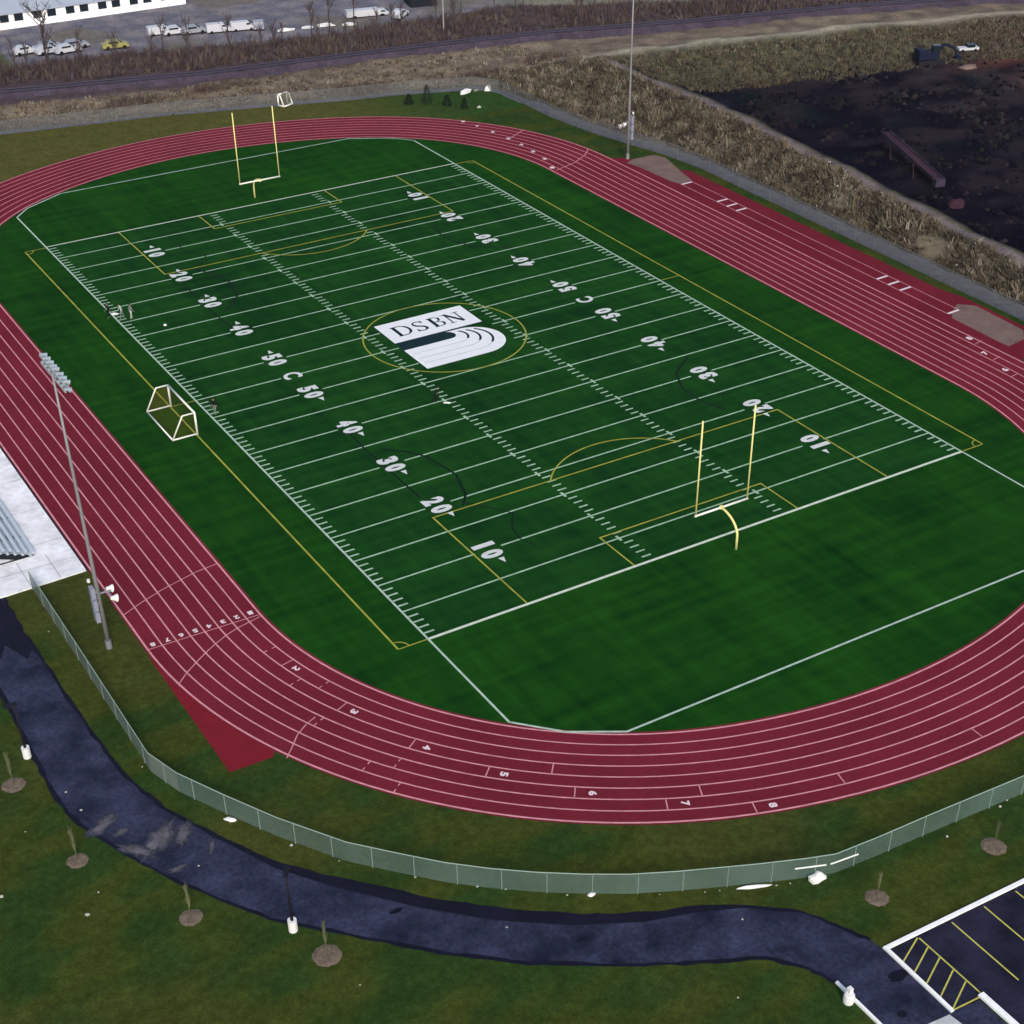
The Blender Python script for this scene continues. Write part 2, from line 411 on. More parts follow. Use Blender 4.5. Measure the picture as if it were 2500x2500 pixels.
# ------------------------------------------------------------------ track oval (three-arc bends), offset d outwards
ENDS = {-1: (39.0, 35.0, R(72.5)), 1: (41.0, 31.0, R(62.5))}; RW = 39.9
def bend(sgn, d, a0=-1, a1=1, n=60):
    """points of one bend, running from the right straight (a=-1) to the left straight (a=1)"""
    y0, r1, th = ENDS[sgn]; R2 = r1 + (RW - r1) / math.cos(th); c2y = y0 - (RW - r1) * math.tan(th)
    out = []
    for i in range(n + 1):
        ph = math.pi * i / n                     # direction angle 0 right .. pi left
        if ph < th: x = (RW - r1) + (r1 + d) * math.cos(ph); y = y0 + (r1 + d) * math.sin(ph)
        elif ph > math.pi - th: x = -(RW - r1) + (r1 + d) * math.cos(ph); y = y0 + (r1 + d) * math.sin(ph)
        else: x = (R2 + d) * math.cos(ph); y = c2y + (R2 + d) * math.sin(ph)
        out.append((CX + x, CY + sgn * y))
    return out
def oval(d, n=90):
    far = bend(1, d, n=n); near = bend(-1, d, n=n)
    left = [(CX - RW - d, CY + 41 - (80) * k / 12) for k in range(1, 12)]
    return far + left + near[::-1] + [(2 * CX - x, y) for x, y in left[::-1]]
LANE = 1.22
# turf infield
b = MB(); b.poly(oval(-.28), -.02); struct(b, 'turf_field', 'turf')
b = MB(); b.poly([(.0, .0), (W, .0), (W, L_), (.0, L_)], -.016); struct(b, 'turf_playing_area', 'turf_play')
# track surface
b = MB(); b.band(oval(-.28), oval(9.98), -.012, closed=True); struct(b, 'running_track', 'track')
# runway strip on the right, triangle on the left
b = MB(); b.poly([(79.3, 90.5), (81.6, 89.6), (84.6, 81.6), (85.95, 80.2), (85.95, 30.4), (86.6, 27.5), (86.4, 13.6), (83.6, 11.9), (79.3, 11.6)], -.02)
struct(b, 'jump_runway', 'runway')
b = MB(); b.poly([(-19.7, 11.2), (-20.25, 9.4), (-20.3, -6.95), (-16.9, -7.05), (-16.0, -5.6), (-18, 2)], -.02); struct(b, 'red_corner', 'red_patch')
# sand pits
b = MB(); b.poly([(80.4, 87.6), (82.0, 88.4), (85.6, 88.4), (86.4, 86.5), (84.9, 81.2), (83.8, 76.7), (81.7, 76.1), (81.1, 78), (80.9, 84.3)], -.008)
b.poly([(82.0, 24.5), (84.5, 26.2), (86.0, 24.6), (85.6, 17), (84.0, 15.2), (81.1, 14.8), (81.0, 16), (81.2, 23.6)], -.008)
struct(b, 'sand_pits', 'sand')
# lane lines
b = MB()
for k in range(9): b.ribbon(oval(k * LANE), .125 if k not in (0, 8) else .16, -.006, closed=True)
def lane_x(k): return CX - RW - k * LANE
Zt = -.002
b.ribbon([(-10.25, 10.55), (-19.9, 10.7)], .09, Zt)
b.ribbon([(-10.3, 19.76), (-12.3, 19.5), (-15.6, 18.5), (-17.9, 17.55), (-19.85, 16.54)], .09, Zt)
b.ribbon([(-10.36, 10.25), (-12.66, 9.69), (-13.83, 9.22), (-15.08, 8.53), (-16.27, 7.76), (-17.41, 6.91), (-18.5, 6.06), (-19.6, 4.95)], .09, Zt + .001)
b.ribbon([(-12.21, -4.38), (-13.16, -4.82), (-14.29, -5.64), (-15.26, -6.78), (-16.1, -7.7)], .09, Zt)
def bpt(sgn, ph, d):
    y0, r1, th = ENDS[sgn]; R2 = r1 + (RW - r1) / math.cos(th); c2y = y0 - (RW - r1) * math.tan(th)
    if ph < th: x = (RW - r1) + (r1 + d) * math.cos(ph); y = y0 + (r1 + d) * math.sin(ph)
    elif ph > math.pi - th: x = -(RW - r1) + (r1 + d) * math.cos(ph); y = y0 + (r1 + d) * math.sin(ph)
    else: x = (R2 + d) * math.cos(ph); y = c2y + (R2 + d) * math.sin(ph)
    return (CX + x, CY + sgn * y)
def snap(x, y, lane):
    d = (lane - .5) * LANE
    return min((math.pi * i / 900 for i in range(901)), key=lambda p_: math.dist(bpt(-1, p_, d), (x, y)))
MARKS = [(2, -11.5, 3.0), (3, -10.2, -4.5), (4, -7.9, -11.4), (5, -4.55, -17.1), (6, -.4, -22.4), (7, 4.4, -27.0), (8, 9.65, -30.4)]
STAG = []
for ln, x, y in MARKS:
    ph = snap(x, y, ln); b.ribbon([bpt(-1, ph, (ln - 1) * LANE + .08), bpt(-1, ph, ln * LANE - .08)], .09, Zt + .002); STAG.append((ln, ph))
for ln, x, y in [(4, -.35, -19.4), (6, 7.9, -25.8), (7, 17.1, -30.1), (7, 29.0, -32.4)]:
    ph = snap(x, y, ln); b.ribbon([bpt(-1, ph, (ln - 1) * LANE + .08), bpt(-1, ph, ln * LANE - .08)], .09, Zt + .002)
for ln, x, y in [(2, -12.0, 5.5), (3, -12.5, .2), (2, -9.6, -1.0), (5, -12.0, -5.0), (7, -11.9, -11.8), (8, -11.1, -15.1), (6, -9.4, -12.5)]:
    ph = snap(x, y, ln)
    for e_, dd in (((ln - 1) * LANE + .08, .32), (ln * LANE - .08, -.32)): b.ribbon([bpt(-1, ph, e_), bpt(-1, ph, e_ + dd)], .09, Zt + .002)
b.ribbon([(79.1, 95.6), (77.2, 93.6), (74.3, 91.75), (70.15, 90.3)], .13, Zt)
b.ribbon([(71.9, 105.9), (75.6, 108.2)], .13, Zt)
for A_ in [(79.0, 17.2), (77.7, 13.2), (76.2, 9.2)]: b.ribbon([(A_[0] - .55, A_[1]), (A_[0] + .65, A_[1] + .2)], .10, Zt)
for x in (81.6, 83.5): b.ribbon([(x, 24.8), (x, 76.3)], .10, Zt)
struct(b, 'lane_lines', 'track_paint')
b = MB()
for y in (76.1, 68.1, 66.0, 64.0, 36.7, 34.7, 32.7, 24.75): b.poly([(81.65, y - .17), (83.45, y - .17 + .1), (83.45, y + .17 + .1), (81.65, y + .17)], .004)
struct(b, 'takeoff_boards', 'track_num')

# ------------------------------------------------------------------ text helper (built-in font turned into flat mesh)
def text_mesh(b, txt, cx, cy, wd, ht, ang, z, bold=.03, mi=0):
    """flat text centred at cx,cy; ang = direction of reading"""
    cu = bpy.data.curves.new('t', 'FONT'); cu.body = txt; cu.offset = bold; cu.resolution_u = 3
    ob = bpy.data.objects.new('t', cu); me = bpy.data.meshes.new_from_object(ob)
    xs_ = [v.co.x for v in me.vertices]; ys_ = [v.co.y for v in me.vertices]
    x0, x1, y0, y1 = min(xs_), max(xs_), min(ys_), max(ys_)
    ca_, sa_ = math.cos(ang), math.sin(ang); vs_ = []
    for v in me.vertices:
        u = (v.co.x - (x0 + x1) / 2) / (x1 - x0) * wd; q = (v.co.y - (y0 + y1) / 2) / (y1 - y0) * ht
        vs_.append((cx + u * ca_ - q * sa_, cy + u * sa_ + q * ca_, z))
    b.add(vs_, [tuple(p_.vertices) for p_ in me.polygons], mi)
    bpy.data.objects.remove(ob); bpy.data.curves.remove(cu); bpy.data.meshes.remove(me)

b = MB()
for k in range(8):
    text_mesh(b, str(k + 1), CX - RW - (k + .5) * LANE, 11.2, .42, .55, R(180), .001, bold=.05)
for ln, ph in STAG:
    p0 = bpt(-1, ph - 1.45 / 47, (ln - .5) * LANE); p1 = bpt(-1, ph - 1.6 / 47, (ln - .5) * LANE)
    text_mesh(b, str(ln), p0[0], p0[1], .5, .62, math.atan2(p1[1] - p0[1], p1[0] - p0[0]) - R(90), .001, bold=.05)
for k, (x, y) in enumerate([(70.15, 116.78), (70.86, 113.61), (71.4, 109.97), (71.74, 106.0), (71.86, 102.6), (71.7, 99.0), (71.4, 95.4), (70.3, 91.6)]):
    text_mesh(b, str(8 - k), x, y, .62, .8, R(-20), .001, bold=.06)
for k, (x, y) in enumerate([(78.9, 18.6), (77.6, 14.9), (76.4, 10.8)]):
    text_mesh(b, str(8 - k), x, y, .62, .8, R(10), .001, bold=.06)
struct(b, 'lane_numbers', 'track_num')

# ------------------------------------------------------------------ field markings
ZL = -.010
b = MB()
for k in range(1, 22):
    y = k * 5 * YD
    segs = [(.1, 9.7), (12.4, 47.0), (49.7, W - .1)] if k % 2 == 0 or k == 11 else [(.1, W - .1)]
    if k == 11: segs = [(.1, 9.7), (12.0, 23.9), (35.9, 47.2), (49.6, W - .1)]
    if k == 10: segs = [(.1, 9.7), (12.4, 23.9), (36.0, 47.0), (49.7, W - .1)]
    if k == 12: segs = [(.1, 9.7), (12.4, 23.9), (35.5, 47.0), (49.7, W - .1)]
    if k == 8: segs = [(.1, 9.7), (12.4, 47.0), (49.7, W - .1)]
    for a, c in segs: b.ribbon([(a, y), (c, y)], .185, ZL)
# yard ticks at both sidelines and in the two hash columns, crosses on the five-yard lines
for k in range(1, 110):
    y = k * YD
    if k % 5:
        for a, c in ((.12, 1.05), (W - 1.05, W - .12)): b.ribbon([(a, y), (c, y)], .21, ZL)
        for a, c in ((21.9, 22.85), (36.62, 37.55)):
            b.ribbon([(a, y), (c, y)], .20, ZL)
    else:
        for x in (21.95, 37.5): b.ribbon([(x, y - .45), (x, y + .45)], .26, ZL + .004)
struct(b, 'yard_lines', 'line_paint')
b = MB()
ZS = ZL + .004
b.ribbon([(0, -12.83), (0, 113.07)], .19, ZS); b.ribbon([(W, -12.83), (W, 112.91)], .19, ZS)
nb = [p for p in bend(-1, -.75, n=160) if p[1] < -12.6 and -.2 < p[0] < W + .2]
struct(b, 'side_lines', mat('side_paint', (.40, .52, .42), var=.2, scale=1.3))
b = MB()
b.ribbon([(.08, -12.83), (3.0, -16.0), (6.92, -18.41), (52.5, -18.41), (56.4, -16.0), (W - .08, -12.83)], .20, ZL + .009)
b.ribbon([(.08, 113.07), (2.2, 115.6), (7.8, 118.8), (51.6, 118.8), (57.2, 115.5), (W - .08, 112.95)], .20, ZL + .009)
struct(b, 'end_lines', mat('end_paint', (.40, .52, .42), var=.2, scale=1.3))
b = MB()
b.ribbon([(.08, 0), (W - .08, 0)], .30, ZL + .013); b.ribbon([(.08, L_), (W - .08, L_)], .22, ZL + .013)
struct(b, 'goal_lines', 'goal_paint')
# soccer lines, yellow
b = MB(); ZY = ZL + .017
sx0, sx1 = -2.76, 62.25
b.ribbon([(sx0, 0), (sx0, 100.3)], .17, ZY); b.ribbon([(sx1, 0), (sx1, 100.3)], .17, ZY)
for y in (0, 100.3):
    b.ribbon([(sx0 + .07, y), (-.1, y)], .13, ZY + .002); b.ribbon([(W + .1, y), (sx1 - .07, y)], .13, ZY + .002)
b.ribbon([(W + .1, CY), (sx1 - .07, CY)], .12, ZY + .002); b.ribbon([(sx0 + .07, CY), (-.1, CY)], .12, ZY + .002)
for s_, y in ((1, .12), (-1, L_ - .12)):
    b.ribbon([(9.55, y), (9.55, y + s_ * 16.4), (49.87, y + s_ * 16.4), (49.87, y)], .16, ZY + .002)
    b.ribbon([(20.55, y), (20.55, y + s_ * 5.4), (38.87, y + s_ * 5.4), (38.87, y)], .16, ZY + .002)
    cy = y + s_ * 11; a = math.acos(5.4 / 9.15)
    b.ribbon([(CX + 9.15 * math.sin(-a + 2 * a * i / 30), cy + s_ * 9.15 * math.cos(-a + 2 * a * i / 30)) for i in range(31)], .16, ZY + .004)
b.ribbon([(CX + 9.15 * math.cos(2 * math.pi * i / 72), CY + 9.15 * math.sin(2 * math.pi * i / 72)) for i in range(72)], .16, ZY + .002, closed=True)
for x, y, a0 in ((sx0, 0, 0), (sx1, 0, 90), (sx1, 100.3, 180), (sx0, 100.3, 270)):
    b.ribbon([(x + math.cos(R(a0 + 90 * i / 10)), y + math.sin(R(a0 + 90 * i / 10))) for i in range(11)], .12, ZY + .004)
struct(b, 'soccer_lines', 'yellow_paint')
# faint dark inlaid arcs and lines
b = MB(); ZD = ZL + .0015
def arc(cx, cy, r, a0, a1, n=30): return [(cx + r * math.cos(R(a0 + (a1 - a0) * i / n)), cy + r * math.sin(R(a0 + (a1 - a0) * i / n))) for i in range(n + 1)]
for s_ in (1, -1):
    yy = (lambda v, s_=s_: v if s_ == 1 else L_ - v)
    b.ribbon([(x, yy(y)) for x, y in [(45.25, 19.4), (44.4, 22.5), (44.5, 25.6), (46.1, 28.9), (49.4, 31.4)]], .26, ZD)
    b.ribbon([(x, yy(y)) for x, y in [(11.5, 30.6), (13.4, 28.9), (14.6, 27.0), (15.3, 22.4), (14.2, 18.6), (13.0, 17)]], .26, ZD)
    b.ribbon([(x, yy(y)) for x, y in [(10.4, 36.0), (10.2, 31.5), (10.3, 20.3)]], .22, ZD)
    b.ribbon([(x, yy(y)) for x, y in [(13.4, 17.3), (16.2, 13.4), (14.8, 11.2), (14.4, 9.3), (15, 7.5)]], .16, ZD)
struct(b, 'dark_arcs', 'dark_paint')
# field numbers
b = MB(); ZN = ZL + .024
for side in (0, 1):
    X0 = 11.0 if side == 0 else 48.6
    ang = R(-90) if side == 0 else R(90)
    ry_ = -1 if side == 0 else 1             # reading direction along y
    for k in range(2, 21, 2):
        if k == 11: continue
        n = k * 5 if k < 11 else 110 - k * 5
        if n == 60: continue
        y = k * 5 * YD
        t1, t2 = str(n)[0], str(n)[1]
        text_mesh(b, t1, X0, y - ry_ * .80, 1.15 if t1 != '1' else .62, 2.2, ang, ZN, bold=.065 if t1 != '1' else .01)
        text_mesh(b, t2, X0, y + ry_ * .80, 1.2, 2.15, ang, ZN, bold=.065)
        sg = -1 if k < 11 else 1             # arrow towards the nearer goal line
        ya = y + sg * 1.85; xo = X0 + (.35 if side == 0 else -.35)
        b.poly([(xo - .30, ya - sg * .12), (xo + .30, ya - sg * .12), (xo, ya + sg * .75)], ZN)
    text_mesh(b, 'C', X0, CY, 1.5, 2.1, ang, ZN, bold=.035)
# 50s beside the C (both sides of midfield)
struct(b, 'field_numbers', 'white_paint')

# ------------------------------------------------------------------ logo at midfield
lz = ZL + .024
b = MB(); b.poly([(23.9, 49.2), (24.3, 51.6), (34.9, 51.6), (31.4, 51.0), (30.6, 49.4)], lz - .003); b.poly([(24.0, 51.25), (35.4, 51.25), (35.4, 51.52), (24.0, 51.52)], lz - .001)
struct(b, 'logo_backing', 'navy_paint')
b = MB()
b.poly([(24.05, 51.5), (35.25, 51.5), (35.3, 56.75), (24.1, 56.75)], lz)
rings = [(49.35, 31.0), (48.0, 32.1), (46.65, 33.2), (45.35, 34.35), (44.0, 35.5)]
def ring(k, n=24):
    yb, xr = rings[k]; ry = (51.15 - yb) / 2; cxr = xr - ry * 1.02
    return [(24.05, yb)] + [(cxr + ry * 1.02 * math.sin(math.pi * i / n), 51.15 - ry - ry * math.cos(math.pi * i / n)) for i in range(n + 1)]
A_, B_ = ring(0), ring(4)
b.poly(B_ + A_[::-1], lz)
struct(b, 'logo_panel', mat('logo_white', (.80, .81, .82), var=.04, scale=1))
b = MB()
for k in (1, 2, 3):
    pts = ring(k)
    b.ribbon(pts[7:20], .28, lz + .003)
struct(b, 'logo_arcs', 'navy_paint')
b = MB()
for k in (1, 2, 3):
    pts = ring(k); b.ribbon([(24.5, pts[0][1]), pts[1]] + pts[2:8], .09, lz + .003)
struct(b, 'logo_lanes', 'faint_grey')
# serif letters D S B N
b = MB(); st = .44; th = .2
lx = [25.35, 27.85, 30.0, 32.0]; ly0, ly1 = 52.85, 55.4; zz_ = lz + .003
def rb(pts, wd, dz=0): b.ribbon(pts, wd, zz_ + dz)
# D
x = lx[0]; rb([(x + .35, ly0), (x + .35, ly1)], st); rb([(x, ly0 + .06), (x + 1.0, ly0 + .06)] + [(x + 1.0 + .95 * math.sin(R(180 * i / 14)), (ly0 + ly1) / 2 - 1.2 * math.cos(R(180 * i / 14))) for i in range(1, 14)] + [(x + 1.0, ly1 - .06), (x, ly1 - .06)], .19, .002)
rb([(x + 1.0 + .93 * math.sin(R(180 * i / 14)), (ly0 + ly1) / 2 - 1.15 * math.cos(R(180 * i / 14))) for i in range(3, 12)], .32, .004)
# S
x = lx[1] + .75; cyu = (ly0 + ly1) / 2
S1 = [(x + .58, ly1 - .5), (x + .4, ly1 - .15), (x, ly1 - .04), (x - .42, ly1 - .2), (x - .55, ly1 - .6), (x - .35, cyu + .25), (x, cyu), (x + .4, cyu - .25), (x + .58, ly0 + .62), (x + .42, ly0 + .2), (x, ly0 + .04), (x - .45, ly0 + .16), (x - .62, ly0 + .55)]
rb(S1, .2); rb(S1[4:10], .34, .002); rb([(x + .62, ly1 - .65), (x + .62, ly1)], .12, .004); rb([(x - .66, ly0), (x - .66, ly0 + .65)], .12, .004)
# B
x = lx[2]; rb([(x + .35, ly0), (x + .35, ly1)], st)
rb([(x, ly1 - .06), (x + .9, ly1 - .06), (x + 1.3, ly1 - .3), (x + 1.35, ly1 - .65), (x + 1.2, cyu + .2), (x + .8, cyu + .04), (x + .5, cyu + .04)], .15, .002)
rb([(x + .8, cyu + .05), (x + 1.35, cyu - .2), (x + 1.5, cyu - .6), (x + 1.35, ly0 + .25), (x + .9, ly0 + .06), (x, ly0 + .06)], .15, .004)
rb([(x + 1.35, ly1 - .32), (x + 1.3, cyu + .35)], .3, .006); rb([(x + 1.45, cyu - .3), (x + 1.42, ly0 + .35)], .32, .006)
# N
x = lx[3]; rb([(x + .35, ly0), (x + .35, ly1)], .19); rb([(x + 1.75, ly0), (x + 1.75, ly1)], .19); rb([(x + .3, ly1), (x + 1.75, ly0)], .44, .002)
for xx, yy in ((x + .35, ly0 + .06), (x + .2, ly1 - .06), (x + 1.75, ly1 - .06)): rb([(xx - .4, yy), (xx + .4, yy)], .12, .004)
struct(b, 'logo_letters', 'navy_paint')

# ------------------------------------------------------------------ path, lot, pad
up = [(-27.7, 27.5), (-27.65, 24.03), (-27.75, 18.5), (-27.58, 13.4), (-27.38, 6.4), (-27.1, .05), (-26.95, -2.5), (-26.5, -4.9), (-25.7, -8.1), (-23.75, -12.7), (-21.1, -17.7), (-17.9, -21.6), (-13.7, -26.3), (-10.2, -29.6), (-6.3, -32.5), (-2.6, -34.6), (.2, -35.7), (3.2, -37.4), (6.0, -39.75), (7.43, -42.4), (8.1, -44.0)]
lo = [(-31.9, 27.5), (-31.9, 24), (-31.85, 18.5), (-31.8, 13.4), (-31.85, 6.6), (-31.95, 2.2), (-32.0, -2.5), (-31.55, -6.5), (-30.1, -10.3), (-28.3, -14.4), (-26.1, -18.4), (-23.8, -22), (-20.1, -25.95), (-15.9, -30.4), (-11.6, -34.15), (-6.9, -37.25), (-3.2, -39.4), (1.4, -41.7), (3.1, -43.9), (3.85, -45.6), (3.95, -47.4)]
b = MB(); b.poly(up + [(8.2, -44.95), (8.2, -51.0), (10.4, -51.2), (10.4, -75), (3.8, -75), (3.85, -49.4)] + lo[::-1], -.03)
struct(b, 'path', 'path')
b = MB()
mid = [(a[0] * .80 + c[0] * .20, a[1] * .80 + c[1] * .20) for a, c in zip(up, lo)]
idx = range(9, 18)
A1 = [up[i] for i in idx]; B1 = []
for i in idx:
    k = .20 * math.sin(math.pi * (i - 9) / 8) + .03
    B1.append((up[i][0] * (1 - k) + lo[i][0] * k, up[i][1] * (1 - k) + lo[i][1] * k))
b.band(A1, B1, -.024)
b.poly([(-31.7, 27.4), (-27.9, 27.4), (-27.9, 15.8), (-28.6, 14.6), (-29.6, 17.5), (-30.4, 15.8), (-31.5, 17.2)], -.024)
random.seed(8)
def edge_strip(P, side, w0, z):
    Q = dense_(P, 5); A_e = off_(Q, -side * .02); B_e = [(x, y) for x, y in off_(Q, 0)]
    inner = []
    for i, p_ in enumerate(Q):
        a_ = Vector(Q[max(i - 1, 0)]); c_ = Vector(Q[min(i + 1, len(Q) - 1)]); t2_ = (c_ - a_).normalized(); d_ = side * w0 * random.uniform(.45, 1.5)
        inner.append((p_[0] - t2_.y * d_, p_[1] + t2_.x * d_))
    Q2 = []
    for i, p_ in enumerate(Q):
        a_ = Vector(Q[max(i - 1, 0)]); c_ = Vector(Q[min(i + 1, len(Q) - 1)]); t2_ = (c_ - a_).normalized(); d_ = -side * random.uniform(.0, .20)
        Q2.append((p_[0] - t2_.y * d_, p_[1] + t2_.x * d_))
    b.band(Q2, inner, z)
def dense_(pts, n=6):
    out = []
    for a, c in zip(pts, pts[1:]):
        for i in range(n): out.append((a[0] + (c[0] - a[0]) * i / n, a[1] + (c[1] - a[1]) * i / n))
    return out + [pts[-1]]
def off_(pts, d): return pts
edge_strip(up, -1, .22, -.0225); edge_strip(lo, 1, .20, -.0215)
for cx, cy, rx, ry in ((7.55, -47.2, .75, .4), (5.6, -49.6, .35, .25), (-7.6, -34.2, .4, .15), (-16.5, -25.7, .5, .2)):
    b.poly([(cx + rx * math.cos(k * .42) * random.uniform(.8, 1.2), cy + ry * math.sin(k * .42) * random.uniform(.8, 1.2)) for k in range(15)], -.0205)
struct(b, 'fresh_asphalt', 'wet')
b = MB()
random.seed(5)
for cx, cy, rx, ry, a in [(-30.08, -7.58, 1.0, .42, 30), (-27.2, -10.9, 1.5, .6, 40), (-25.6, -11.3, 1.0, .4, 60), (-28.9, -11.3, 1.1, .35, -50), (-27.2, -14.4, .5, .22, 0), (-29.2, -8.9, .5, .2, 10), (-24.4, -13.6, .6, .12, 60)]:
    pts = []
    for i in range(22):
        an = 2 * math.pi * i / 22; k = 1 + random.uniform(-.28, .28)
        u, v_ = rx * k * math.cos(an), ry * k * math.sin(an)
        pts.append((cx + u * math.cos(R(a)) - v_ * math.sin(R(a)), cy + u * math.sin(R(a)) + v_ * math.cos(R(a))))
    zq = -.020 + .0030 * int(abs(cx) * 10 % 5)
    b.poly([(cx + (px - cx) * 1.45, cy + (py - cy) * 1.45) for px, py in pts], zq, 1); b.poly([(cx + (px - cx) * 1.15, cy + (py - cy) * 1.15) for px, py in pts], zq + .0012, 2); b.poly([(cx + (px - cx) * .75, cy + (py - cy) * .75) for px, py in pts], zq + .0024, 0)
M['dust2'] = mat('thin_dust', (.034, .036, .055), rough=.95, var=.3, scale=1.2, fine=(3.2, .25)); M['dust3'] = mat('mid_dust', (.062, .062, .080), rough=.95, var=.3, scale=1.2, fine=(3.2, .25))
struct(b, 'dust_patches', ['dust', 'dust2', 'dust3'])
# parking lot with kerbs and yellow lines
b = MB(); b.poly([(8.5, -45.2), (60, -46.6), (60, -75), (10.9, -75), (10.9, -51.3), (8.5, -51.1)], -.03); struct(b, 'parking_lot', 'lot')
b = MB()
b.extrude_poly([(8.25, -44.95), (60, -46.35), (60, -46.63), (8.25, -45.22)], -.04, .12)
b.extrude_poly([(8.25, -45.22), (8.5, -45.22), (8.42, -51.1), (8.17, -51.1)], -.04, .117)
b.extrude_poly([(10.52, -51.0), (10.95, -51.0), (10.95, -75), (10.52, -75)], -.04, .12)
struct(b, 'kerb', 'kerb')
b = MB(); b.extrude_poly([(3.75, -45.6), (3.95, -45.6), (3.95, -75), (3.75, -75)], -.04, .13); struct(b, 'path_kerb', 'kerb')
b = MB(); b.poly([(6.35, -51.0), (8.0, -51.15), (8.3, -53.5), (6.3, -53.5)], -.02); struct(b, 'ramp_slab', 'pave')
b = MB(); zy = -.022
for x, y1 in ((10.84, -51.0), (13.6, -51.4), (16.4, -51.4), (19.2, -51.4), (22, -51.4), (24.8, -51.4), (27.6, -51.4), (30.4, -51.4), (33.2, -51.4)): b.ribbon([(x, -45.5 - (x - 10) * .028), (x, y1)], .11, zy)
for a, c in [((10.76, -45.45), (8.55, -46.5)), ((10.76, -46.4), (8.6, -47.5)), ((10.76, -47.45), (8.55, -48.6)), ((10.75, -48.65), (8.5, -49.85)), ((10.74, -49.75), (8.45, -50.95))]: b.ribbon([a, c], .10, zy + .001)
b.ribbon([(8.45, -51.02), (10.5, -51.12)], .11, zy + .002)
struct(b, 'parking_lines', mat('lot_yellow', (.50, .47, .10), var=.15, scale=2))
# concrete pad
b = MB(); b.extrude_poly([(-20.35, 24.75), (-20.3, 112), (-38, 112), (-38, 27.6), (-27.96, 24.5), (-27.9, 24.45)], -.04, .10)
struct(b, 'concrete_pad', 'concrete')
b = MB()
for i in range(12): b.ribbon([(-27.9, 24.9 + i * 6.2), (-20.5, 24.9 + i * 6.2)] if i else [(-27.6, 27.4), (-20.5, 27.4)], .05, .104)
for x in (-22.6, -25.2): b.ribbon([(x, 24.8), (x, 29)], .05, .106)
struct(b, 'pad_joints', mat('joint_grey', (.25, .26, .27)))
b = MB()
b.extrude_poly([(-20.32, 24.8), (-20.16, 24.8), (-20.12, 112), (-20.28, 112)], -.04, -.004)
struct(b, 'pad_edge_strip', 'dark')  # thin dark strip between the concrete pad and the track
# railway ballast
b = MB()
rl = [(-60, 181), (-20, 174.8), (12, 168.5), (46, 160.2), (86, 155.0), (108, 151.2), (133, 143.6), (165, 136.4), (185, 129.5), (230, 116)]
def off(pts, d):
    out = []
    for i, p_ in enumerate(pts):
        a = Vector(pts[max(i - 1, 0)]); c = Vector(pts[min(i + 1, len(pts) - 1)]); t_ = (c - a).normalized(); out.append((p_[0] - t_.y * d, p_[1] + t_.x * d))
    return out
def dense(pts, n=6):
    out = []
    for a, c in zip(pts, pts[1:]):
        for i in range(n): out.append((a[0] + (c[0] - a[0]) * i / n, a[1] + (c[1] - a[1]) * i / n))
    return out + [pts[-1]]
rld = dense(rl)
rail_things = thing('railway_track', 'railway line on purple grey ballast crossing behind the tan field', 'railway')
prof = [(-2.6, -.3), (-1.5, .75), (1.5, .75), (2.6, -.3)]
b2 = MB()
rows = [off(rld, d) for d, z in prof]
for r_ in range(3):
    o = len(b2.v)
    for p_, q_ in zip(rows[r_], rows[r_ + 1]): b2.v.append((p_[0], p_[1], prof[r_][1])); b2.v.append((q_[0], q_[1], prof[r_ + 1][1]))
    for i in range(len(rld) - 1): b2.f.append([o + 2 * i, o + 2 * i + 2, o + 2 * i + 3, o + 2 * i + 1]); b2.m.append(0)
b2.build('ballast_bed', 'ballast', rail_things)
for d in (-.72, .72):
    b3 = MB(); b3.tube([(x, y, .88) for x, y in off(rld, d)], .09, 4); b3.build('rail', 'rail', rail_things)

# ------------------------------------------------------------------ fences
def fence(name, pts, h, label, spacing=3.0, cat='fence', midrails=None, m='chainlink', dense=0):
    f = thing(name, label, cat, (pts[0][0], pts[0][1], 0))
    ox, oy = pts[0]
    P = [(x - ox, y - oy) for x, y in pts]
    b = MB(); n = len(P); o = 0
    for x, y in P[dense:]: b.v.append((x, y, .02)); b.v.append((x, y, h))
    for i in range(0, n - 1 - dense): b.f.append([2 * i, 2 * i + 2, 2 * i + 3, 2 * i + 1]); b.m.append(0)
    b.build('chainlink_mesh', m, f)
    if dense:
        b = MB(); b.v = [v for x, y in P[:dense + 1] for v in ((x, y, .02), (x, y, h))]; b.f = [[2 * i, 2 * i + 2, 2 * i + 3, 2 * i + 1] for i in range(dense)]; b.m = [0] * dense
        b.build('chainlink_mesh', 'chainlink_dense', f)
    b = MB(); b.tube([(x, y, h + .02) for x, y in P], .035, 6); b.build('top_rail', 'fence_rail' if m == 'chainlink' else 'far_post', f)
    # posts
    seg = [math.dist(P[i], P[i + 1]) for i in range(n - 1)]; tot = sum(seg); cnt = int(tot / spacing)
    pm = MB(); pm.cyl((0, 0, -.05), .032, h + .10, 8); pme = pm.mesh('post', 'fence_post' if m == 'chainlink' else 'far_post')
    for k in range(cnt + 1):
        s_ = k * tot / cnt; i = 0
        while i < n - 2 and s_ > seg[i]: s_ -= seg[i]; i += 1
        tt = min(1, s_ / seg[i]); x = P[i][0] + (P[i + 1][0] - P[i][0]) * tt; y = P[i][1] + (P[i + 1][1] - P[i][1]) * tt
        po = bpy.data.objects.new('post', pme); COL.objects.link(po); po.parent = f; po.location = (x, y, 0)
    for mr_ in (midrails or []):
        b = MB(); b.tube([(x - ox, y - oy, z) for x, y, z in mr_], .055, 6); b.build('gate_rail', 'white_tube', f)
    return f
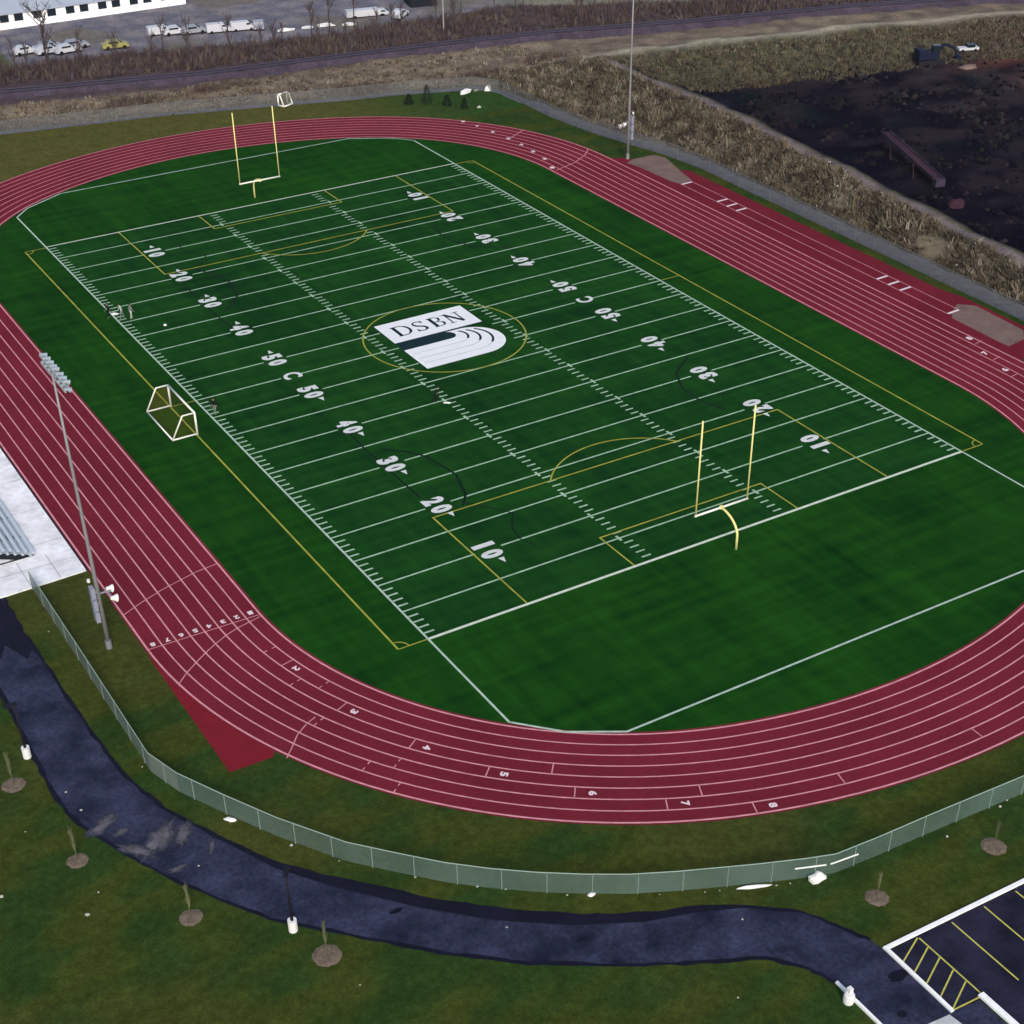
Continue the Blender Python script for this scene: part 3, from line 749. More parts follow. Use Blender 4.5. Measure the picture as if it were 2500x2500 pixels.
NF = [(-25.2, 24.4), (-25.15, 10.8), (-25.15, -3.9), (-24.2, -7.1), (-22.3, -11.0), (-20.1, -15.2), (-17.15, -19.9), (-14.6, -22.8), (-12.5, -25.1), (-10.2, -27.2), (-7.75, -29.15), (-5.25, -30.9), (-2.7, -32.5), (.15, -33.95), (4.87, -36.1), (7.95, -37.4), (10.0, -38.15), (13.45, -38.4), (18.2, -38.6), (27, -39.1), (45, -39.6), (60, -36), (74, -26), (84, -10), (87.0, 3), (87.5, 10)]
fence('chainlink_fence', NF, 1.8, 'grey green chain-link fence curving along the path round the near bend of the track', dense=3, midrails=[[(7.4, -37.2, 1.0), (9.4, -38.0, 1.0)], [(9.7, -38.1, 1.0), (11.9, -38.35, 1.0)]])
FF = [(87.5, 10), (87.6, 30), (87.7, 50), (87.7, 70), (87.9, 80), (86.9, 88), (85.3, 94.5), (84.0, 100.5), (83.2, 106), (82.6, 112), (82.7, 120), (82.5, 126.8), (80.3, 130.3), (68, 134.6), (60, 136.3), (48, 140.0), (32, 144.6), (18, 147.2), (8, 149), (-8, 152), (-30, 156)]
fence('chainlink_fence', FF, 1.85, 'long grey chain-link fence between the far side of the track and the dry grass bank', spacing=3.4, m='chainlink_far')
# gravel strip at the foot of the far fence
b = MB(); b.poly(FF[:11] + [(x + 3.1 + .25 * math.sin(y * .7), y) for x, y in dense(FF[:11][::-1], 5)], -.02)
b.band(off(FF[10:-1], .3), off(FF[10:-1], -1.6), -.021)
struct(b, 'gravel_strip', mat('gravel_grey', (.115, .115, .130), var=.25, scale=.8, fine=(3, .15)))

# ------------------------------------------------------------------ football goal posts
def goalpost(y, sgn, label):
    """crossbar above goal line y; base sgn*2.6 m behind"""
    g = thing('goal_post', label, 'goal post', (29.7, y, 0), 0, 'football goal posts at the two ends')
    s_ = sgn
    b = MB(); base = s_ * 2.45
    pts = [(0, base, -.05), (0, base, 1.3)] + [(0, base * (1 - (1 - math.cos(R(90 * i / 8)))), 1.3 + 1.72 * math.sin(R(90 * i / 8))) for i in range(1, 8)] + [(0, 0, 3.02)]
    b.tube(pts, .11, 10); b.build('gooseneck', 'yellow_post', g, True)
    b = MB(); b.tube([(-2.95, 0, 3.05), (2.95, 0, 3.05)], .10, 10); b.build('crossbar', 'white_tube', g, True)
    for x in (-2.85, 2.85):
        b = MB(); b.tube([(x, 0, 3.12), (x * .985, 0, 12.3)], .075, 8); b.build('upright', 'yellow_post', g, True)
    b = MB(); b.box((0, 0, 3.05), (.3, .3, .3)); b.build('bracket', 'yellow_post', g)
    return g
goalpost(0, -1, 'tall yellow gooseneck goal post standing on the near goal line')
goalpost(100.6, 1, 'tall yellow gooseneck goal post at the far goal line, small in the distance')

# ------------------------------------------------------------------ soccer goal
def soccer_goal(loc, rz, wdt, h, dt, db, label, r=.075, cat='soccer goal'):
    g = thing('soccer_goal', label, cat, loc, rz)
    for s_ in (-1, 1):
        x = s_ * wdt / 2
        b = MB(); b.tube([(x, 0, 0), (x, 0, h)], r, 10); b.build('post', 'white_tube', g, True)
        b = MB(); b.tube([(x, 0, h), (x, dt, h), (x, db, r)], r * .8, 8); b.build('side_frame', 'white_tube', g, True)
        b = MB(); b.tube([(x, 0, r), (x, db, r)], r * .8, 8); b.build('base_bar', 'white_tube', g, True)
    b = MB(); b.tube([(-wdt / 2, 0, h), (wdt / 2, 0, h)], r, 10); b.build('crossbar', 'white_tube', g, True)
    b = MB(); b.tube([(-wdt / 2, db, r), (wdt / 2, db, r)], r * .8, 8); b.build('back_bar', 'white_tube', g, True)
    b = MB(); x0, x1 = -wdt / 2, wdt / 2
    b.add([(x0, 0, h), (x1, 0, h), (x1, dt, h), (x0, dt, h), (x0, db, .1), (x1, db, .1), (x0, 0, .05), (x1, 0, .05)], [(0, 1, 2, 3), (3, 2, 5, 4), (0, 3, 4, 6), (1, 7, 5, 2)])
    b.build('net', 'net', g)
    return g
soccer_goal((-2.66, 46.75, 0), R(90), 7.25, 2.42, 1.28, 2.6, 'white framed soccer goal with net standing on the yellow touchline beside the track', r=.105)
soccer_goal((50.4, 139.5, 0), R(200), 1.9, 1.7, .5, 1.2, 'small white goal frame by the far fence beyond the track bend', r=.14)

# ------------------------------------------------------------------ floodlight poles
def flood_pole(loc, rz, label):
    p_ = thing('floodlight_pole', label, 'floodlight', loc, rz, 'floodlight poles beside the track')
    b = MB(); b.tube([(0, 0, -.05), (0, 0, .7)], .26, 12); b.build('footing', 'pole', p_)
    b = MB(); b.tube([(0, 0, 0), (0, 0, 8), (0, 0, 16), (0, 0, 24.2)], [.19, .15, .12, .08], 12); b.build('pole_shaft', 'pole', p_, True)
    for z in (23.65, 24.25):
        arm = MB(); arm.box((.12, .45, z), (.12, 5.6, .12)); ao = arm.build('crossarm', 'metal', p_)
        for k in range(8):
            y = -2.15 + k * .745
            if abs(y) < .2: y += .2
            l = MB()
            l.tube([(.18, y, z + .12), (.36, y, z + .06), (.55, y, z - .04)], [.07, .13, .20], 10)
            l.box((.18, y, z + .12), (.22, .12, .18))
            l.build('lamp_head', 'lamp', ao)
    for k in range(3):
        b = MB(); b.box((-.42, .05, 3.2 + k * 1.12), (.34, .62, .98)); b.box((-.20, 0, 3.2 + k * 1.12), (.16, .16, .2)); b.build('ballast_box', 'bluegrey', p_)
    b = MB(); b.box((.55, 0, 5.2), (1.0, .10, .10)); b.box((.9, 0, 4.9), (.1, .9, .1)); b.build('speaker_bracket', 'bluegrey', p_)
    for y, z in ((.45, 5.1), (-.45, 4.7)):
        b = MB(); b.tube([(.80, y, z + .05), (1.05, y, z), (1.30, y, z - .08)], [.14, .20, .34], 10); b.build('speaker_horn', 'white_tube', p_)
    b = MB(); b.tube([(-.46, .3, 6.3), (-.46, .3, 6.55)], .13, 8); b.build('junction_cap', 'white', p_)
    return p_
flood_pole((-22.5, 12.7, 0), 0, 'tall grey floodlight pole on the grass between the fence and the finish straight')
flood_pole((81.5, 89.0, 0), R(180), 'tall grey floodlight pole beside the far long-jump sand pit')

# ------------------------------------------------------------------ bleachers
bl = thing('bleachers', 'silver aluminium bleachers with bench rows on the white concrete pad', 'bleachers', (-23.4, 29.3, .1))
b = MB()
for k in range(6):
    b.box((-.1 - k * .72, 9.5, .42 + k * .30), (.28, 19, .05)); b.box((-.42 - k * .72, 9.5, .14 + k * .30), (.32, 19, .05))
nrows = 9
bench = []
for k in range(nrows):
    bb = MB(); bb.box((-.1 - k * .62, 9.6, .42 + k * .24), (.30, 19.2, .05)); bb.build('bench_seat', 'alu', bl)
    bb = MB(); bb.box((-.40 - k * .62, 9.6, .16 + k * .24), (.26, 19.2, .04)); bb.build('foot_board', 'alu', bl)
for y in (0.2, 3.9, 7.7, 11.5, 15.3, 19.0):
    bb = MB(); bb.box((-2.8, y, .04), (5.5, .10, .08)); bb.box((-2.8, y, .78), (5.6, .10, .5), ry=R(21)); bb.tube([(-5.5, y, .05), (-5.5, y, 3.2)], .04, 6); bb.tube([(-2.1, y, .05), (-2.1, y, 1.0)], .03, 6)
    bb.build('support_frame', 'dark', bl)
bb = MB(); bb.tube([(-5.5, 0, 3.2), (-5.5, 19.2, 3.2)], .04, 6); bb.tube([(-5.5, 0, 2.7), (-5.5, 19.2, 2.7)], .03, 6); bb.build('guard_rail', 'alu', bl)

# ------------------------------------------------------------------ path lamps
def path_lamp(loc, rz, label, headed=True):
    p_ = thing('path_lamp', label, 'lamp post', loc, rz, 'black lamp posts on white concrete bases along the path')
    b = MB(); b.cyl((0, 0, -.05), .30, .95, 20); b.build('concrete_base', 'white', p_, False)
    b = MB(); b.tube([(0, 0, .9), (0, 0, 4.9)], [.11, .08], 10); b.build('post_shaft', 'dark', p_, True)
    b = MB(); b.box((.30, 0, 4.92), (.95, .32, .16)); b.build('lamp_head', 'dark', p_)
    return p_
path_lamp((-22.94, -23.7, 0), R(60), 'black lamp post on a white base by the path between two saplings')
path_lamp((-32.3, 2.6, 0), R(180), 'black lamp post on a white base at the left edge of the photo')
t_ = thing('bollard', 'short white concrete bollard with a box on top by the parking lot', 'bollard', (3.45, -47.15, 0))
b = MB(); b.tube([(0, 0, -.05), (0, 0, .15), (0, 0, .62), (0, 0, .72)], [.32, .36, .34, .26], 18); b.build('bollard_body', 'white', t_)
b = MB(); b.box((.08, .1, .90), (.30, .30, .36)); b.build('junction_box', 'white', t_)
t_ = tag(MB(), None) if False else None

# ------------------------------------------------------------------ saplings with mulch rings
def sapling_meshes(seed):
    random.seed(seed)
    tr = MB(); tr.tube([(0, 0, 0), (.02, .01, 1.2), (.0, .0, 2.3), (-.02, 0, 3.1)], [.04, .035, .025, .01], 6)
    cr = MB()
    for i in range(46):
        z0 = random.uniform(.8, 2.4); a = random.uniform(0, 2 * math.pi); l = random.uniform(.5, 1.0); sp = random.uniform(.05, .20)
        cr.tube([(0, 0, z0), (math.cos(a) * sp * .5, math.sin(a) * sp * .5, z0 + l * .5), (math.cos(a) * sp, math.sin(a) * sp, min(3.4, z0 + l))], [.018, .014, .008], 3, cap=False)
    return tr.mesh('trunk', 'sapbark'), cr.mesh('crown', 'saptwig')
SAP = [(-34.11, -.01, 'young bare sapling in a round mulch bed below the lamp post at the left edge'), (-32.72, -10.08, 'young bare sapling in a mulch bed beside the pale dusty patches of the path'),
       (-28.14, -19.17, 'young bare sapling in a mulch bed, third from the left along the path'), (-22.04, -26.84, 'young bare sapling in the widest mulch bed just right of the black lamp post'),
       (10.99, -41.38, 'young bare sapling in a mulch bed between the fence and the parking lot corner'), (21.12, -41.91, 'young bare sapling in a mulch bed near the right edge above the parking lot')]
for i, (x, y, lb) in enumerate(SAP):
    s_ = thing('sapling', lb, 'tree', (x, y, 0), i * 1.1, 'young saplings planted along the path')
    tm, cm = sapling_meshes(100 + i)
    for nm, m_ in (('trunk', tm), ('crown', cm)):
        o = bpy.data.objects.new(nm, m_); COL.objects.link(o); o.parent = s_
    if i > 3: s_.scale = (.8, .8, .75)
    random.seed(40 + i); rr = [.85, .75, .78, .95, .8, .88][i]
    b = MB(); pts = [(math.cos(2 * math.pi * k / 26) * rr * random.uniform(.93, 1.07), math.sin(2 * math.pi * k / 26) * rr * random.uniform(.93, 1.07)) for k in range(26)]
    n_ = len(pts); vs_ = [(px, py, .0) for px, py in pts] + [(px * .7, py * .7, .06) for px, py in pts] + [(px * .2, py * .2, .05) for px, py in pts] + [(0, 0, .04)]
    fs_ = []
    for r_ in range(2):
        for k in range(n_): fs_.append((r_ * n_ + k, r_ * n_ + (k + 1) % n_, (r_ + 1) * n_ + (k + 1) % n_, (r_ + 1) * n_ + k))
    for k in range(n_): fs_.append((2 * n_ + k, 2 * n_ + (k + 1) % n_, 3 * n_))
    b.add(vs_, fs_); mo = b.build('mulch_bed', 'mulch'); tag(mo, lb.replace('young bare sapling in a', 'round brown').replace('young bare sapling in the', 'round brown').replace('mulch bed', 'mulch ring under a sapling', 1), 'mulch bed', 'mulch rings round the saplings'); mo.location = (x, y, -.02)

# ------------------------------------------------------------------ litter and stones (small white things on the grass)
def lump(name, loc, size, m, label, cat, group=None, seed=0, rz=0):
    random.seed(seed); bm = bmesh.new(); bmesh.ops.create_icosphere(bm, subdivisions=2, radius=.5)
    for v in bm.verts:
        k = 1 + noise.noise(v.co * 2.3 + Vector((seed, 0, 0))) * .45
        v.co = Vector((v.co.x * size[0] * k, v.co.y * size[1] * k, max(-.1, v.co.z) * size[2] * k))
    me_ = bpy.data.meshes.new(name); bm.to_mesh(me_); bm.free(); me_.materials.append(M[m])
    o = bpy.data.objects.new(name, me_); COL.objects.link(o); o.location = loc; o.rotation_euler[2] = rz
    return tag(o, label, cat, group)
lump('plastic_sheet', (8.75, -38.0, .1), (1.3, .8, 1.0), 'white', 'crumpled white plastic sheet against the fence gate', 'sheet', seed=3)
lump('fabric_roll', (4.7, -36.35, .02), (2.3, .28, .30), 'white', 'long thin white fabric roll lying along the foot of the fence', 'roll', seed=4, rz=R(-24))
lump('plastic_bag', (-22.3, -11.75, .02), (.85, .4, .35), 'white', 'white bag on the grass below the fence on the left', 'bag', seed=5, rz=R(-50))
lump('plastic_bag', (-4.82, -31.25, .02), (.6, .32, .3), 'white', 'white bag at the foot of the fence below the middle of the near bend', 'bag', seed=6)
SM = [(-19.71, -16.4, .26), (-33.81, -15.36, .34), (-38.12, -10.73, .3), (-32.52, -13.74, .14), (-34.88, -5.35, .13), (-31.15, -2.77, .18), (-30.85, -5.23, .2), (-10.84, -26.57, .2), (-9.37, -27.78, .18), (-21.38, -30.15, .14),
      (-11.11, -30.79, .17), (-13.96, -23.63, .16), (19.11, -39.5, .24), (24.48, -39.2, .26), (25.4, -39.0, .18), (-2.08, -43.33, .16), (2.26, -38.26, .16), (75.8, 121.6, .7), (-25.9, -14.9, .16), (-6.2, -30.4, .16), (1.7, -35.0, .12), (2.6, -35.4, .12), (6.1, -37.0, .16), (7.0, -37.35, .14), (-1.0, -33.6, .1), (-17.6, -19.5, .12), (-25.5, -3.0, .14), (-26.0, 17.5, .14), (95.5, 60, .5), (96.0, 57, .45), (93.5, 49.5, .4), (99, 66, .5), (92, 34, .5)]
for i, (x, y, r_) in enumerate(SM):
    r_ *= .78
    lump('stone', (x, y, h_at(x, y) + .03 if x < 88 else h_at(x, y) + .25), (r_ * 1.2, r_, r_ * .8), 'pale_stone', 'small pale stone or scrap of litter lying in the grass', 'stone', 'pale stones scattered in the grass', seed=20 + i)
# white bundles near the far fence corner
lump('tarp_bundle', (78.0, 129.6, .0), (2.5, 1.0, 1.0), 'white', 'large oblong white tarp bundle inside the far fence corner', 'bundle', seed=60, rz=R(15))
lump('tarp_bundle', (80.0, 129.6, .0), (1.0, .6, .5), 'grey_cloth', 'small grey white bundle just right of the oblong tarp bundle', 'bundle', seed=61)
lump('tarp_bundle', (81.6, 128.6, .0), (1.1, .8, 1.7), 'white', 'upright pointed white bundle in the far fence corner', 'bundle', seed=62)
# small conifers beyond the far bend
def conifer(loc, h, r_, seed, label):
    random.seed(seed); c_ = thing('shrub', label, 'shrub', loc, 0, 'dark shrubs on the grass beyond the far bend')
    b = MB(); b.cyl((0, 0, -.1), .06, h * .5, 6); b.build('trunk', 'bark', c_)
    b = MB()
    for i in range(900):
        z = random.uniform(.05, 1); rr = r_ * (1 - z) ** .6 * random.uniform(.5, 1.1); a = random.uniform(0, 2 * math.pi)
        c0 = Vector((rr * math.cos(a), rr * math.sin(a), z * h)); d = Vector((math.cos(a), math.sin(a), random.uniform(-.2, .6))).normalized() * .16; e = Vector((-math.sin(a), math.cos(a), random.uniform(-.5, .5))) * .06
        b.add([c0 - e, c0 + e, c0 + d], [(0, 1, 2)])
    b.build('crown', 'conifer', c_)
conifer((67.3, 129.0, 0), 1.5, .8, 1, 'low dark shrub, leftmost of four beyond the far bend')
conifer((69.7, 127.4, 0), 3.0, .85, 2, 'tallest dark shrub of the four beyond the far bend')
conifer((72.0, 125.0, 0), 1.7, .8, 3, 'round dark shrub, third from the left beyond the far bend')
conifer((73.5, 122.2, 0), 1.7, .65, 4, 'dark shrub closest to the track, rightmost of four beyond the far bend')

# ------------------------------------------------------------------ people
def person(loc, rz, top, legs, label, lean=0.0, step=.18, arm=.25):
    bm = bmesh.new(); sk = bm.verts.layers.skin.verify()
    J = {}
    def jv(n, co, r_):
        v = bm.verts.new(co); v[sk].radius = r_ if isinstance(r_, tuple) else (r_, r_); J[n] = v; return v
    pel = jv('pel', (0, 0, .95), (.15, .11)); pel[sk].use_root = True
    jv('wai', (lean * .2, 0, 1.12), (.135, .10)); jv('che', (lean * .5, 0, 1.35), (.165, .115)); jv('nec', (lean * .75, 0, 1.50), .06); jv('hd1', (lean * .9, 0, 1.60), .085); jv('hd2', (lean * .95, 0, 1.70), .09)
    for s_, nm in ((1, 'l'), (-1, 'r')):
        jv('hip' + nm, (0, s_ * .10, .88), .10); jv('kn' + nm, (s_ * step * .6 + .03, s_ * .11, .48), .065); jv('an' + nm, (s_ * step, s_ * .11, .09), .045); jv('to' + nm, (s_ * step + .16, s_ * .12, .04), .04)
        jv('sh' + nm, (lean * .55, s_ * .20, 1.40), .06); jv('el' + nm, (lean * .5 + s_ * -arm * .3, s_ * .27, 1.13), .045); jv('wr' + nm, (lean * .6 - s_ * arm * .5 + .10, s_ * .28, .90), .032); jv('ha' + nm, (lean * .6 - s_ * arm * .5 + .15, s_ * .28, .80), .038)
    E_ = [('pel', 'wai'), ('wai', 'che'), ('che', 'nec'), ('nec', 'hd1'), ('hd1', 'hd2')]
    for nm in 'lr': E_ += [('pel', 'hip' + nm), ('hip' + nm, 'kn' + nm), ('kn' + nm, 'an' + nm), ('an' + nm, 'to' + nm), ('che', 'sh' + nm), ('sh' + nm, 'el' + nm), ('el' + nm, 'wr' + nm), ('wr' + nm, 'ha' + nm)]
    for a, c in E_: bm.edges.new((J[a], J[c]))
    me_ = bpy.data.meshes.new('body'); bm.to_mesh(me_); bm.free()
    root = thing('person', label, 'person', loc, rz)
    o = bpy.data.objects.new('body', me_); COL.objects.link(o); o.parent = root
    o.modifiers.new('skin', 'SKIN').use_smooth_shade = True
    sb = o.modifiers.new('sub', 'SUBSURF'); sb.levels = 2; sb.render_levels = 2
    dg = bpy.context.evaluated_depsgraph_get(); m2 = bpy.data.meshes.new_from_object(o.evaluated_get(dg)); o.modifiers.clear(); o.data = m2
    for mm in (legs, top, 'skin', 'shoe'): m2.materials.append(M[mm])
    for p_ in m2.polygons:
        c = p_.center
        p_.material_index = 3 if c.z < .10 else 0 if c.z < .98 and abs(c.y) < .235 else 2 if (c.z > 1.52 or (c.z < .93 and abs(c.y) >= .235)) else 1
    hb = MB()
    bmh = bmesh.new(); bmesh.ops.create_uvsphere(bmh, u_segments=14, v_segments=8, radius=.108)
    for v in bmh.verts: v.co = Vector((v.co.x * 1.0 + lean * .95 - .015, v.co.y * .92, v.co.z * .9 + 1.725))
    mh = bpy.data.meshes.new('hair'); bmh.to_mesh(mh); bmh.free(); mh.materials.append(M['hair']); ho = bpy.data.objects.new('hair', mh); COL.objects.link(ho); ho.parent = root
    return root
person((-.55, 75.3, 0), R(200), 'black_cloth', 'black_cloth', 'person in dark clothes standing on the left sideline in the distance', lean=.05)
person((.75, 74.4, 0), R(160), 'white_cloth', 'grey_cloth', 'person in a white top and grey trousers just inside the left sideline', lean=.25)
person((1.55, 73.7, 0), R(20), 'grey_cloth', 'white_cloth', 'person in a grey top beside the person in white on the left sideline', lean=.05)
person((.6, 46.5, 0), R(240), 'black_cloth', 'grey_cloth', 'person in a black top standing alone near the midfield sideline right of the soccer goal', lean=.1)
person((20.9, 36.6, 0), R(-20), 'black_cloth', 'black_cloth', 'person in dark clothes bending forward near midfield below the logo', lean=.45, step=.25)
lump('sports_bag', (21.9, 35.9, .0), (.8, .25, .18), 'white', 'white bag on the turf beside the person in dark clothes near midfield', 'bag', seed=71, rz=R(-30))
lump('sports_bag', (4.15, 69.9, .0), (.40, .36, .36), 'white', 'small white bag lying alone on the turf near the left sideline', 'bag', seed=72)
lump('sports_bag', (.3, 75.9, .0), (.9, .5, .45), 'white', 'white bag on the left sideline beside the standing people', 'bag', seed=73, rz=R(-40))

# ------------------------------------------------------------------ building far left
bd = thing('long_building', 'long white building with a row of dark windows at the top left corner', 'building', (25, 209, 0), 0); bd.scale = (1, 1, .84)
BL = 36.5
b = MB()
b.box((BL / 2 - 30, 6, 1.15), (BL + 60, .25, .7)) if False else None
x = -28.0; wins = []
k = 0
wx = []
pos = -27.2
while pos < BL - 1.5:
    wx.append(pos); pos += 2.65 if k % 2 else 3.5; k += 1
w0 = 1.7
prev = -30
b = MB()
for xx in wx:
    b.box(((prev + xx) / 2, .0, 1.75), (xx - prev, .5, 2.3)); prev = xx + w0
b.box(((prev + BL) / 2, 0, 1.7), (BL - prev, .5, 2.2))
b.box(((BL - 30) / 2, .01, .62), (BL + 30, .56, 1.26)); b.box(((BL - 30) / 2, .05, 2.97), (BL + 30, .5, .14))
b.box((BL - .2, 17, 1.5), (.4, 33.5, 3.0)); b.box((-29.8, 17, 1.5), (.4, 33.5, 3.0)); b.box(((BL - 30) / 2, 34, 1.5), (BL + 30, .4, 3.0))
b.build('wall', 'wall', bd)
for xx in wx:
    wb = MB(); wb.box((xx + w0 / 2, .12, 2.1), (w0, .12, 1.65)); wo = wb.build('window', 'glass', bd)
    sb_ = MB(); sb_.box((xx + w0 / 2, -.12, 1.31), (w0, .3, .08)); sb_.build('sill', 'wall', wo)
b = MB(); b.add([(-30.5, -.6, 3.06), (BL + .5, -.6, 3.06), (BL + .5, 17, 4.3), (-30.5, 17, 4.3), (-30.5, 34.6, 3.06), (BL + .5, 34.6, 3.06)], [(0, 1, 2, 3), (3, 2, 5, 4)])
xx = -30
while xx < BL: b.box((xx, 8.2, 3.72), (.10, 17.4, .10)); xx += 6.1
ro = b.build('roof', 'roof', bd)
# low building at the top edge
b2_ = thing('small_building', 'small white topped dark building at the top edge left of the flood pole', 'building', (99.5, 184.5, 0), R(-12))
b = MB(); b.box((0, 0, 1.3), (5.2, 5, 2.6)); b.build('wall', 'dark', b2_); b = MB(); b.box((0, .2, 2.72), (4.2, 5.4, .24)); b.build('roof', 'wall', b2_)
b = MB(); b.box((-1, -2.53, 1.3), (1.2, .06, 1.1)); b.build('window', 'glass', b2_)
t_ = thing('utility_pole', 'thin pale pole with a small lamp rising from the brush at the top', 'pole', (94.0, 165.5, 0))
b = MB(); b.tube([(0, 0, 0), (0, 0, 8.6)], [.12, .08], 8); b.build('pole_shaft', 'metal', t_); b = MB(); b.box((.0, 0, 8.7), (.5, .5, .8)); b.build('lamp_head', 'white', t_)

# ------------------------------------------------------------------ vehicles far away
def make_car(name, label, m, kind='car'):
    c_ = thing(name, label, kind)
    Lc, Wc = (4.6, 1.85)
    prof_ = [(-2.3, .35), (-2.3, .85), (-1.75, .95), (-1.2, 1.42), (.5, 1.46), (1.15, .98), (2.15, .84), (2.3, .6), (2.3, .35)]
    if name == 'van': prof_ = [(-2.7, .35), (-2.7, 2.0), (-2.5, 2.1), (1.3, 2.1), (1.95, 1.25), (2.7, 1.05), (2.75, .35)]
    if name == 'truck': prof_ = [(-4.2, .5), (-4.2, 3.0), (2.2, 3.0), (2.25, 2.5), (3.6, 2.4), (4.2, 1.5), (4.3, .5)]; Wc = 2.4
    b = MB(); n_ = len(prof_); vs_ = [(x, -Wc / 2, z) for x, z in prof_] + [(x, Wc / 2, z) for x, z in prof_]
    b.add(vs_, [tuple(range(n_)), tuple(range(2 * n_ - 1, n_ - 1, -1))] + [(i, i + n_, (i + 1) % n_ + n_, (i + 1) % n_) for i in range(n_)]); b.build('body', m, c_)
    g = MB()
    if name == 'car': g.box((-.35, 0, 1.2), (1.7, Wc + .03, .30)); g.box((.83, 0, 1.22), (.45, Wc - .25, .42), ry=R(36))
    elif name == 'van': g.box((1.2, 0, 1.6), (.8, Wc + .03, .45)); g.box((1.66, 0, 1.65), (.1, Wc - .2, .8), ry=R(37))
    else: g.box((3.1, 0, 1.95), (.9, Wc + .03, .6)); g.box((3.93, 0, 1.95), (.08, Wc - .3, .8), ry=R(33))
    g.build('windows', 'glass', c_)
    xs_ = (-1.4, 1.45) if name == 'car' else (-1.7, 1.8) if name == 'van' else (-2.7, 2.9)
    for x in xs_:
        for s_ in (-1, 1):
            wb = MB(); r_ = .33 if name != 'truck' else .5
            wb.tube([(x, s_ * (Wc / 2 - .18), r_), (x, s_ * (Wc / 2 + .03), r_)], r_, 14); wb.build('wheel', 'rubber', c_)
    return c_
car0 = make_car('car', 'x', 'car_white'); van0 = make_car('van', 'x', 'car_white', 'van'); van0.scale = (.8, .8, .75); trk0 = make_car('truck', 'x', 'car_white', 'truck'); trk0.scale = (.95, .7, .45)
carg = make_car('car', 'x', 'car_grey'); cary = make_car('car', 'x', 'car_yellow')
grp = 'vehicles parked in the yards at the top'
def place(o0, x, y, rz, lb, first=[]):
    if o0.name in first: return dup(o0, (x, y, h_at(x, y) + .04), rz, lb, grp)
    first.append(o0.name); o0.location = (x, y, h_at(x, y) + .04); o0.rotation_euler[2] = rz; o0['label'] = lb; o0['group'] = grp; return o0
place(car0, 24.8, 190.6, R(5), 'white car parked alone below the long building, leftmost of all the vehicles')
place(car0, 28.3, 188.6, R(5), 'white car at the left end of the lower row below the long building')
place(car0, 31.2, 187.4, R(5), 'white car in the middle of the lower row below the long building')
place(carg, 29.2, 191.0, R(0), 'grey car in the upper row below the long building, left one')
place(carg, 33.4, 189.6, R(0), 'grey car in the upper row below the long building, right one')
place(cary, 39.3, 185.6, R(-10), 'yellow car parked between the two groups of white vehicles')
place(van0, 49.2, 190.2, R(-5), 'white van below the right end of the long building')
place(car0, 51.6, 188.9, R(-5), 'white car close beside the van below the right end of the long building')
place(carg, 54.6, 187.6, R(-5), 'grey car left of the longer white vehicles')
place(van0, 58.8, 186.0, R(-12), 'white van, left one of the pair in the middle yard')
place(van0, 63.0, 184.8, R(-12), 'white van, right one of the pair in the middle yard')
place(carg, 66.0, 184.6, R(70), 'pale grey car parked crosswise at the right end of the middle yard')
place(trk0, 86.6, 181.6, R(-12), 'long white truck in the grey yard near the top edge')
place(car0, 91.4, 177.4, R(40), 'white car behind the brush right of the long white truck')
for i, (x, y, sx_, rz) in enumerate([(69.5, 180.4, 3, -14), (73.5, 179.8, 2.2, -14), (77.0, 179.4, 3.4, -14), (81.0, 177.6, 2.4, -18)]):
    lump('rubble_pile', (x, y, 0), (sx_, 1.1, .9), 'white', ['low white pile at the left end of the row by the yard edge', 'low white pile, second of the row by the yard edge', 'long low white pile, third of the row by the yard edge', 'low white pile at the right end of the row below the long truck'][i], 'pile', 'white piles along the yard edge', seed=90 + i, rz=R(rz))

# ------------------------------------------------------------------ things in the pit
ex = thing('excavator', 'dark blue excavator standing on the dark soil at the far side of the pit', 'excavator', (160, 109.5, h_at(160, 109.5)), R(-20))
for s_ in (-1.2, 1.2):
    b = MB(); b.box((0, s_, .45), (4.2, .6, .7)); b.tube([(-2.1, s_ - .3, .45), (-2.1, s_ + .3, .45)], .36, 10); b.tube([(2.1, s_ - .3, .45), (2.1, s_ + .3, .45)], .36, 10); b.build('crawler', 'dark', ex)
b = MB(); b.box((-.6, 0, 1.5), (3.6, 2.5, 1.1)); b.box((-1.8, 0, 2.2), (1.3, 2.3, .5)); b.build('body', 'blue_paint', ex)
b = MB(); b.box((.7, -.7, 2.5), (1.3, 1.0, 1.4)); b.build('cab', 'glass', ex)
b = MB(); b.tube([(1, .3, 1.6), (2.8, .3, 3.0), (4.6, .3, 2.2)], [.25, .28, .2], 6); b.tube([(4.6, .3, 2.2), (5.4, .3, 1.0)], [.2, .15], 6); b.box((5.5, .3, .6), (.9, 1.0, .8)); b.build('boom', 'blue_paint', ex)
p_ = make_car('pickup', 'white and black pickup at the far edge of the pit right of the excavator', 'car_white', 'truck') if False else None
pk = thing('pickup', 'small white and dark pickup at the far edge of the pit right of the excavator', 'pickup', (169.3, 109.6, h_at(169.3, 109.6)), R(-20)); pk.scale = (.75, .75, .75)
b = MB(); b.box((0, 0, .75), (5.0, 1.8, .55)); b.build('body', 'car_white', pk); b = MB(); b.box((.6, 0, 1.35), (1.8, 1.7, .65)); b.build('cab', 'glass', pk)
for x in (-1.6, 1.6):
    for s_ in (-1, 1):
        b = MB(); b.tube([(x, s_ * .75, .38), (x, s_ * .95, .38)], .38, 12); b.build('wheel', 'rubber', pk)
